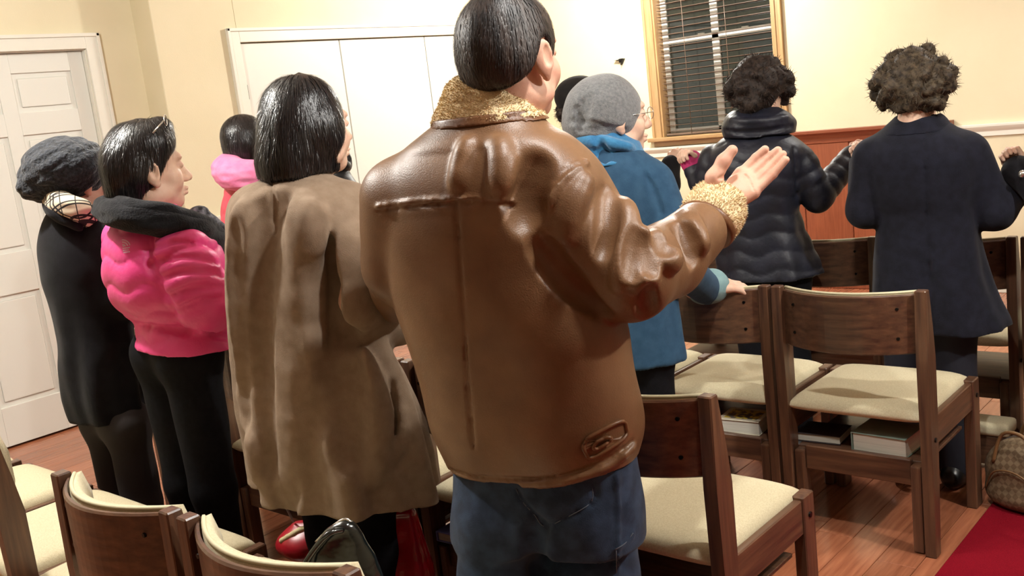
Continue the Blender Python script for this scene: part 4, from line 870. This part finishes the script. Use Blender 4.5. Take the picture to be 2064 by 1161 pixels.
# --- woman in teal coat and grey beanie with her hand on the chair
TEAL = coat_mat('teal_wool', srgb(42, 72, 98), srgb(50, 82, 108)); BLUES = mat('blue_fleece', srgb(36, 104, 150), .9, srgb(50, 122, 164), 20, bump=.002, bscale=120, sheen=.4); BEAN = mat('grey_wool_beanie', srgb(104, 106, 108), .95, srgb(126, 128, 128), 120, bump=.002, bscale=260, sheen=.4); CUFFT = coat_mat('pale_teal_lining', srgb(120, 152, 156), srgb(134, 164, 166))
def teal():
    L = [(1180, 280), (1150, 300), (1128, 340), (1122, 420), (1130, 520), (1145, 620), (1160, 720), (1165, 790)]; R = [(1248, 280), (1288, 300), (1326, 334), (1350, 385), (1358, 440), (1352, 520), (1356, 600), (1366, 670), (1374, 720), (1372, 790)]
    wr = aty(1424, 582, 2.80); wr2 = aty(1438, 574, 2.83)
    arms = [([(1312, 375, -.06), (1352, 470, -.1), (1375, 540, -.06), ('w', wr)], (.072, .068, .06, .052), None), ([(1150, 380, .1), (1140, 500, .15), (1160, 560, .35)], (.07, .06, .05), None)]
    p = figure('woman in teal coat and grey beanie resting her hand on a chair back', (1245, 500), 3.06, 0, (L, R), TEAL, arms, (1234, 240, 34, 0, 1.03), SKINP, .08, (.08, .055), BLK, (1300, 758, -.2), .74, 2.2, [(.005, 5, .2, 1.1, .7)], None, .008, 0, 'wool_coat', [([(1300, 350), (1325, 400), (1340, 460)], .005, .01, 's')], hands=[(0, nrm(aty(1478, 574, 2.86) - wr) , (-.3, .9, .2), .35, .95), (1, (.2, 1, 0), (1, 0, 0), .7, .95)], hip=.72)
    ringband(p, 'sleeve_cuff', [('w', aty(1415, 582, 2.79)), ('w', aty(1436, 576, 2.82))], [.05, .056], CUFFT, p.coat, .005, .01, .001)
    g = p.grid(1120, 1300, 140, 295, (-.18, .18), .005); c = p.P(1210, 220); g.ell(c, (.108, .116, .102)); g.ell(p.P(1206, 248), (.107, .114, .072), None, .03); g.ell(p.hL(0, -.014, .03), (.088, .108, .1), p.hR, .02); g.ell(p.hL(0, .125, -.05), (.085, .08, .105), p.hR, .01, 's'); g.func(lambda X, Y, Z: p.P(1210, 279)[2] - Z + 0 * X + 0 * Y, 'i', .015)
    for px in ([(1175, 200), (1172, 225), (1168, 245)], [(1190, 190), (1182, 225), (1176, 250)], [(1160, 215), (1170, 240), (1165, 262)], [(1150, 245), (1190, 250), (1230, 260), (1260, 262)], [(1165, 262), (1200, 264), (1240, 270)]): g.line(px, .0035, .015, 's')
    w = wob(.03, 8, 2); g.disp(lambda X, Y, Z: .002 * w(X, Y, Z)); p.part('beanie', g.mesh('beanie'), BEAN)
    s_ = band(p, 'fleece_scarf', [(1175, 266), (1158, 278), (1148, 296), (1142, 322), (1142, 345)], [(1262, 268), (1280, 286), (1290, 306), (1298, 326), (1304, 345)], (1215, 272, -.1), (1215, 328, -.1), BLUES, (1218, 280), .92, [([(1148, 290), (1185, 296), (1235, 304), (1285, 314)], .008, .015, 's'), ([(1150, 308), (1190, 316), (1240, 318), (1292, 326)], .007, .015, 's'), ([(1155, 276), (1190, 281), (1230, 288), (1275, 298)], .01, .02, 'u'), ([(1200, 275), (1215, 300), (1220, 325)], .006, .02, 's')])
    met = MATS['bright_metal']; gl = empty('eyeglasses'); gl.parent = p.root; Lh = p.hL
    for q in (-1, 1):
        c = Lh(q * .032, .108, .005) - p.base; u, v = p.hR[0] * .023, p.hR[2] * .018; tube('lens_rim', [c + u * math.cos(t) + v * math.sin(t) for t in np.linspace(0, 6.28, 20)[:-1]], .0014, met, gl, 5, True); tube('temple_arm', [Lh(q * .055, .105, .008) - p.base, Lh(q * .08, .03, .006) - p.base], .0014, met, gl, 5)
teal()
# --- woman in navy quilted coat
NAVYQ = mat('navy_quilted_nylon', srgb(19, 21, 31), .5, srgb(27, 29, 42), 14, bump=.0015, bscale=50, spec=.4); PINKC = mat('magenta_cuff', srgb(190, 50, 110), .8)
def navy9():
    L = [(1495, 258), (1462, 276), (1436, 300), (1424, 345), (1428, 420), (1442, 480), (1446, 540), (1444, 575), (1444, 600)]; R = [(1572, 258), (1604, 276), (1626, 300), (1622, 350), (1610, 405), (1618, 450), (1638, 495), (1658, 540), (1656, 575), (1656, 600)]
    arms = [([(1440, 320, .05), (1425, 395, .05), (1398, 336, .12)], (.062, .055, .042), (.004, .05)), ([(1612, 325, -.04), (1648, 398, -.04), (1716, 316, .1)], (.066, .06, .045), (.005, .05))]
    hz = [(0, p_dir(1398, 336, 1380, 304, 3.95), (1, 0, .3), 1.15, .74), (1, p_dir(1716, 316, 1734, 296, 3.9), (-1, 0, .4), 1.2, .74)]
    p = figure('woman in short navy quilted coat with thick hood roll and dark short hair', (1540, 400), 3.95, 0, (L, R), NAVYQ, arms, (1530, 180, 6, 0, .98), SKINP, .085, (.08, .055), BLK, (1560, 568, -.15), .74, 2.2, [(.004, 7, 1, 1.0, .8)], (.004, .07), .007, 0, 'quilted_coat', [([(1600, 300), (1605, 340), (1606, 400)], .006, .012, 's')], hands=hz, hip=.72)
    curly(p, p.P(1530, 178), (.118, .12, .1), 90, .03, 11, HAIRBR, lambda g: (g.ell(p.hL(0, .125, -.05), (.07, .085, .1), p.hR, .01, 's'), g.ell(p.hL(.09, .02, -.07), (.04, .05, .05), p.hR, .01, 's')))
    band(p, 'hood_roll', [(1492, 218), (1472, 232), (1462, 250), (1462, 270), (1470, 285)], [(1562, 218), (1582, 228), (1596, 244), (1597, 262), (1590, 280)], (1530, 224, -.1), (1530, 270, -.1), NAVYQ, (1530, 245), .95, [([(1462, 262), (1500, 268), (1545, 266), (1595, 254)], .006, .015, 's'), ([(1470, 240), (1510, 244), (1560, 240), (1588, 236)], .006, .02, 'u')], p.coat)
    ringband(p, 'cuff', [(1399, 334, .12), (1393, 324, .125)], .044, PINKC, p.coat, .005, .005, .0005)
navy9()
# --- woman in long navy wool coat, permed hair
NAVY = coat_mat('navy_wool', srgb(17, 18, 28), srgb(25, 26, 38))
def navy10():
    L = [(1820, 230), (1785, 254), (1748, 286), (1730, 325), (1742, 395), (1764, 440), (1760, 520), (1755, 600), (1756, 660), (1758, 720)]; R = [(1882, 228), (1922, 254), (1960, 280), (1978, 320), (1970, 395), (1972, 460), (1988, 540), (2008, 600), (2030, 650), (2036, 720)]
    arms = [([(1756, 315, .0), (1742, 425, .0), (1736, 330, .2)], (.064, .058, .045), None), ([(1950, 310, -.02), (2006, 425, -.02), (2060, 372, .08)], (.068, .06, .048), None)]
    p = figure('woman in long navy wool coat with permed brown hair at the right', (1865, 400), 3.71, 0, (L, R), NAVY, arms, (1846, 172, 2, 0, .98), SKINP, .09, (.085, .06), mat('navy_trousers', srgb(22, 22, 34), .85), (1890, 676, -.15), .74, 2.2, [(.006, 5, .4, 1.0, .6)], None, .007, 0, 'wool_coat', [([(1860, 270), (1866, 400), (1872, 560), (1880, 670)], .004, .01, 's')], hands=[(0, (-.3, .5, .6), (1, 0, 0), 1.2, .72), (1, (.8, .4, .3), (-.3, .3, 1), 1.2, .74)], hip=.62, yoff=-.06)
    curly(p, p.P(1842, 170), (.128, .13, .116), 150, .024, 21, HAIRCU, lambda g: (g.ell(p.hL(0, .13, -.05), (.07, .085, .1), p.hR, .01, 's'), g.ell(p.hL(.1, .03, -.09), (.045, .06, .06), p.hR, .01, 's')))
    band(p, 'coat_collar', [(1822, 222), (1806, 238), (1792, 252), (1778, 268), (1770, 280)], [(1882, 220), (1900, 234), (1914, 250), (1930, 266), (1940, 280)], (1850, 226, -.1), (1850, 268, -.1), NAVY, (1850, 245), .85, (), p.coat, infl=.006, disp=.002)
navy10()
# --- neighbour at the right edge: only a black sleeve enters the picture
def edge11():
    L = [(2165, 200), (2135, 225), (2122, 270), (2128, 360), (2135, 480), (2130, 600), (2126, 640)]; R = [(2225, 195), (2265, 220), (2295, 260), (2300, 360), (2310, 480), (2320, 600), (2322, 640)]
    p = figure('person in black coat at the right edge, only a furry sleeve in view', (2215, 400), 3.6, 0, (L, R), BLKCOAT, [([(2145, 280, .05), (2110, 395, .05), (2052, 345, .12)], (.062, .055, .05), None), ([(2285, 280, 0), (2300, 420, .0), (2310, 380, .25)], (.062, .055, .045), None)], (2190, 125, 0, 0, .98), SKINP, .09, (.08, .055), BLK, (2220, 620, -.1), .74, 2.2, None, None, .01, 0, 'coat', hands=[(0, (-.5, .5, .6), (1, 0, 0), 1.2, .74)], hip=.62)
    curly(p, p.hL(0, -.015, .02), (.1, .11, .1), 60, .026, 31, HAIRBR, lambda g: g.ell(p.hL(0, .125, -.05), (.07, .085, .1), p.hR, .01, 's'))
    ringband(p, 'sleeve_button', [(2060, 352, .03), (2061, 350, .03)], .012, MATS['bright_metal'], p.coat, .004, 0, 0)
edge11()
def hidden12():
    L = [(945, 240), (920, 262), (905, 300), (900, 400), (900, 560), (900, 640)]; R = [(1000, 236), (1025, 258), (1040, 300), (1045, 400), (1050, 560), (1050, 640)]
    p = figure('dark haired person almost wholly hidden behind the shearling collar', (972, 400), 4.6, 0, (L, R), BLKCOAT, [], (972, 190, 0, 0, .95), SKIN, .08, (.075, .05), BLK, (972, 620, -.1), .75, 2.2, None, None, .012, 0, 'coat', hip=.7)
    g = p.grid(915, 1030, 120, 250, (-.16, .16), .007); g.ell(p.hL(0, -.012, .035), (.085, .104, .096), p.hR); g.ell(p.hL(0, -.04, -.02), (.078, .07, .08), p.hR, .03); g.ell(p.hL(0, .115, -.03), (.07, .08, .09), p.hR, .01, 's'); p.part('hair', g.mesh('hair'), HAIRB)
hidden12()
# ---------------------------------------------------------------- books, bags and small things
PAGE = mat('page_edges', srgb(226, 222, 208), .8, srgb(206, 202, 188), 8, (1, 1, 60))
def book(name, c, sz, rz, cov, label, art=None):
    t = empty(name, tuple(c), rz, label, 'book'); w_, d_, h_ = sz
    box('pages', (-w_ / 2 + .004, -d_ / 2 + .004, .003), (w_ / 2 - .002, d_ / 2 - .004, h_ - .003), PAGE, t, .001)
    box('cover', (-w_ / 2, -d_ / 2, h_ - .003), (w_ / 2, d_ / 2, h_), cov, t, .001); box('cover', (-w_ / 2, -d_ / 2, 0), (w_ / 2, d_ / 2, .003), cov, t, .001); box('spine', (-w_ / 2 - .002, -d_ / 2, 0), (-w_ / 2 + .002, d_ / 2, h_), cov, t, .001)
    if art: box('cover_print', (-w_ / 2 + .015, -d_ / 2 + .02, h_), (w_ / 2 - .015, d_ / 2 - .02, h_ + .0006), art, t, 0)
    return t
book('thick_book', (-1.165, 2.99, .291), (.175, .15, .062), math.radians(-3), mat('pale_green_cover', srgb(138, 156, 144), .45, srgb(120, 140, 128), 12), 'thick pale green book on the shelf under the chair by the carpet')
book('thin_book', (-1.385, 3.0, .291), (.15, .12, .03), math.radians(4), mat('dark_cover', srgb(48, 38, 40), .5), 'dark covered paperback beside the thick pale green book')
book('hymn_book', (-1.665, 2.985, .291), (.15, .13, .05), math.radians(6), mat('cream_cover', srgb(214, 206, 184), .5), 'book with yellow patterned cover under the chair touched by the teal sleeve', mat('yellow_pattern', srgb(206, 180, 70), .5, srgb(92, 88, 84), 45, lo=.45, hi=.52))
bk = book('blue_book', (-1.943, 1.892, .3015), (.15, .2, .03), math.radians(3), mat('periwinkle_cover', srgb(112, 122, 190), .45), 'periwinkle blue booklet on the chair shelf between taupe coat and jeans')
p0 = atz(572, 968, .474)
ps = empty('booklet', (p0[0] + .07, p0[1] + .06, .474), .2, 'white folded booklet lying on a chair seat behind the taupe coat hem', 'booklet')
for i in range(3): box('sheet', (-.075, -.1, .001 + i * .0022), (.075 - i * .002, .1, .0028 + i * .0022), WHITE, ps, 0)
RED = mat('red_bag_leather', srgb(176, 22, 40), .35, srgb(150, 16, 32), 14, spec=.5); PATENT = mat('red_patent_leather', srgb(170, 16, 34), .12, srgb(130, 8, 24), 9, bump=.004, bscale=16, spec=.6, coat=.6)
BAGB = mat('black_patent_leather', srgb(14, 18, 17), .18, srgb(24, 30, 28), 8, bump=.006, bscale=14, spec=.6, coat=.5); STRIPE = mat('cream_stripe', srgb(222, 206, 156), .6)
def bag(name, label, dep, n=FW): return lambda px, py, dd=0: atd(px, py, dep + dd, n)
def sdf_thing(name, label, cat, base, parts):
    t = empty(name, tuple(base), 0, label, cat)
    for nm, me, m in parts:
        V, Q = geo(me); me.vertices.foreach_set('co', (V - np.array(base, np.float32)).ravel()); me.update(); link(nm, me, m, t)
    return t
# black bag standing on the near chair
Pb = bag('', '', 1.80); sc_ = .476
g = Sdf(Pb(680, 1120) - .3, Pb(680, 1120) + .3, .005)
top = [Pb(640, 1112, .0), Pb(668, 1086, .0), Pb(700, 1066, .0), Pb(720, 1084, .0), Pb(742, 1124, 0)]
for i, a in enumerate(spline(top, 4)):
    q = Pb(612 + 9.5 * i, 1230); g.cap(a, np.array([q[0], q[1], sc_ + .03]), .014, .04, .012)
for a, b in zip(top[:-1], top[1:]): g.cap(a, b, .013, None, .01)
g.func(lambda X, Y, Z: sc_ - Z + 0 * X + 0 * Y, 'i', .01); w = wob(.05, 8, 3); w2 = wob(.02, 8, 13); g.disp(lambda X, Y, Z: .006 * w(X, Y, Z) + .0015 * w2(X, Y, Z))
bb = Pb(690, 1130); bb[2] = sc_
tb = sdf_thing('leather_bag', 'glossy black leather bag standing on the near chair seat', 'bag', bb, [('bag_body', g.mesh('bag_body'), BAGB)])
tube('strap', [x - bb for x in spline([Pb(598, 1170, -.03), Pb(625, 1120, -.04), Pb(660, 1078, -.04), Pb(690, 1068, -.02)], 6)], .006, BAGB, tb, 8)
tube('zip', [x - bb for x in spline([top[0] + UP * .02, top[1] + UP * .021, top[2] + UP * .02, top[3] + UP * .018], 5)], .003, MATS['bright_metal'], tb, 6)
# red bag with stripe on the shelf
Pr = bag('', '', 2.72); c = Pr(612, 1080); zf = .292
g = Sdf(c - .2, c + .2, .005); g.cap(Pr(572, 1098), Pr(650, 1090), .022, .04, .0); g.cap(Pr(600, 1062), Pr(650, 1062), .014, .02, .03); g.ell(Pr(620, 1090), (.08, .08, .05), None, .03); w = wob(.04, 8, 3); g.disp(lambda X, Y, Z: .003 * w(X, Y, Z))
zb_ = Pr(600, 1118)[2]; g.func(lambda X, Y, Z: zf - Z + 0 * X + 0 * Y, 'i', .008)
gs = Sdf(c - .2, c + .2, .005); hits = [h for h in (g.hit(*q) for q in ((568, 1090), (580, 1083), (592, 1076), (606, 1068), (620, 1064))) if h is not None]
if len(hits) > 1: gs.chain([(h, .009) for h in hits], .004)
bb2 = np.array([c[0], c[1], zf]); tr = sdf_thing('red_bag', 'small red bag with cream stripe behind the taupe coat', 'bag', bb2, [('bag_body', g.mesh('bag_body'), RED), ('stripe', gs.mesh('stripe'), STRIPE)])
tube('cord', [x - bb2 for x in spline([Pr(562, 972), Pr(566, 1000, -.02), Pr(578, 1025, -.02), Pr(592, 1052, -.01)], 6)], .0035, mat('grey_cord', srgb(150, 140, 140), .6), tr, 6)
# tall red patent bag on the floor
Pt = bag('', '', 2.47); c = Pt(815, 1120); g = Sdf(np.array([c[0] - .25, c[1] - .25, -.01]), np.array([c[0] + .25, c[1] + .25, .5]), .007); tz = Pt(820, 1035)[2]
ccx = lambda px, z: np.array([*Pt(px, 1120)[:2], z])
for x_ in np.linspace(0, 1, 7): g.cap(ccx(792 + 60 * x_, .05), ccx(796 + 44 * x_, tz), .065, .016, .02)
g.func(lambda X, Y, Z: .003 - Z + 0 * X + 0 * Y, 'i', .01); w = wob(.05, 8, 8); g.disp(lambda X, Y, Z: .004 * w(X, Y, Z)); b3 = np.array([c[0], c[1], 0])
tp = sdf_thing('patent_bag', 'tall shiny red patent bag standing on the floor below the taupe coat', 'bag', b3, [('bag_body', g.mesh('bag_body'), PATENT)])
0 and tube('handle', [x - b3 for x in spline([ccx(800, tz - .04), ccx(806, tz + .03), ccx(826, tz + .03), ccx(834, tz - .04)], 6)], .006, PATENT, tp, 8)
# brown checked handbag by the aisle
m = mat('checked_bag_canvas', srgb(120, 96, 72), .5); nt = m.node_tree; N, Lk = nt.nodes, nt.links; tc = N.new('ShaderNodeTexCoord'); mp = N.new('ShaderNodeMapping'); mp.inputs['Rotation'].default_value = (.78, .78, .3); mp.inputs['Scale'].default_value = (1, 1, 1); ck = N.new('ShaderNodeTexChecker'); ck.inputs['Scale'].default_value = 62; ck.inputs[1].default_value = srgb(128, 110, 86); ck.inputs[2].default_value = srgb(104, 84, 62); Lk.new(tc.outputs['Object'], mp.inputs[0]); Lk.new(mp.outputs[0], ck.inputs[0]); Lk.new(ck.outputs[0], N['Principled BSDF'].inputs['Base Color'])
b4 = atz(2022, 1028, .012) + np.array([.055, .07, .003]); g = Sdf(b4 - np.array([.25, .25, .02]), b4 + np.array([.25, .25, .35]), .005)
u = nrm(np.array([1, -.35, 0])); v_ = np.array([-u[1], u[0], 0])
R_ = np.array([u, v_, UP]); g.ell(b4 + UP * .10, (.135, .085, .13), R_); g.ell(b4 + UP * .04, (.14, .095, .06), R_, .03); g.func(lambda X, Y, Z: b4[2] - Z + 0 * X + 0 * Y, 'i', .02); w = wob(.05, 8, 8); g.disp(lambda X, Y, Z: .005 * w(X, Y, Z))
t4 = sdf_thing('handbag', 'brown checked canvas handbag on the floor at the carpet end', 'handbag', b4, [('bag_body', g.mesh('bag_body'), m)])
TRIM = mat('tan_leather_trim', srgb(120, 88, 54), .5)
tube('zip', [x for x in spline([u * -.12 + UP * .12, u * -.08 + UP * .2, UP * .234, u * .08 + UP * .2, u * .12 + UP * .12], 6)], .004, MATS['bright_metal'], t4, 6)
for s in (-1, 1): tube('handle', [x for x in spline([u * -.07 + v_ * s * .07 + UP * .15, u * -.04 + v_ * s * .06 + UP * .25, u * .04 + v_ * s * .06 + UP * .25, u * .07 + v_ * s * .07 + UP * .15], 6)], .006, TRIM, t4, 8)
tube('front_seam', [x for x in spline([u * -.10 - v_ * .07 + UP * .05, u * -.06 - v_ * .088 + UP * .12, u * .0 - v_ * .09 + UP * .14, u * .06 - v_ * .088 + UP * .12, u * .1 - v_ * .07 + UP * .05], 6)], .003, TRIM, t4, 6)
# small black wedge shape on the wall left of the window
hk = aty(1252, 122, YW); t5 = empty('wall_wedge', (hk[0], YW, hk[2]), 0, 'tiny black pointed wedge on the wall left of the window', 'wedge')
prism('wedge_body', [(-.05, .006), (.04, .012), (.01, -.035), (.016, -.002)], 1, -.03, -.004, BOLT, t5, 0); box('wedge_plate', (-.02, -.004, -.015), (.02, 0, .015), BOLT, t5, .001)  # plain black wedge shape with a small square behind it
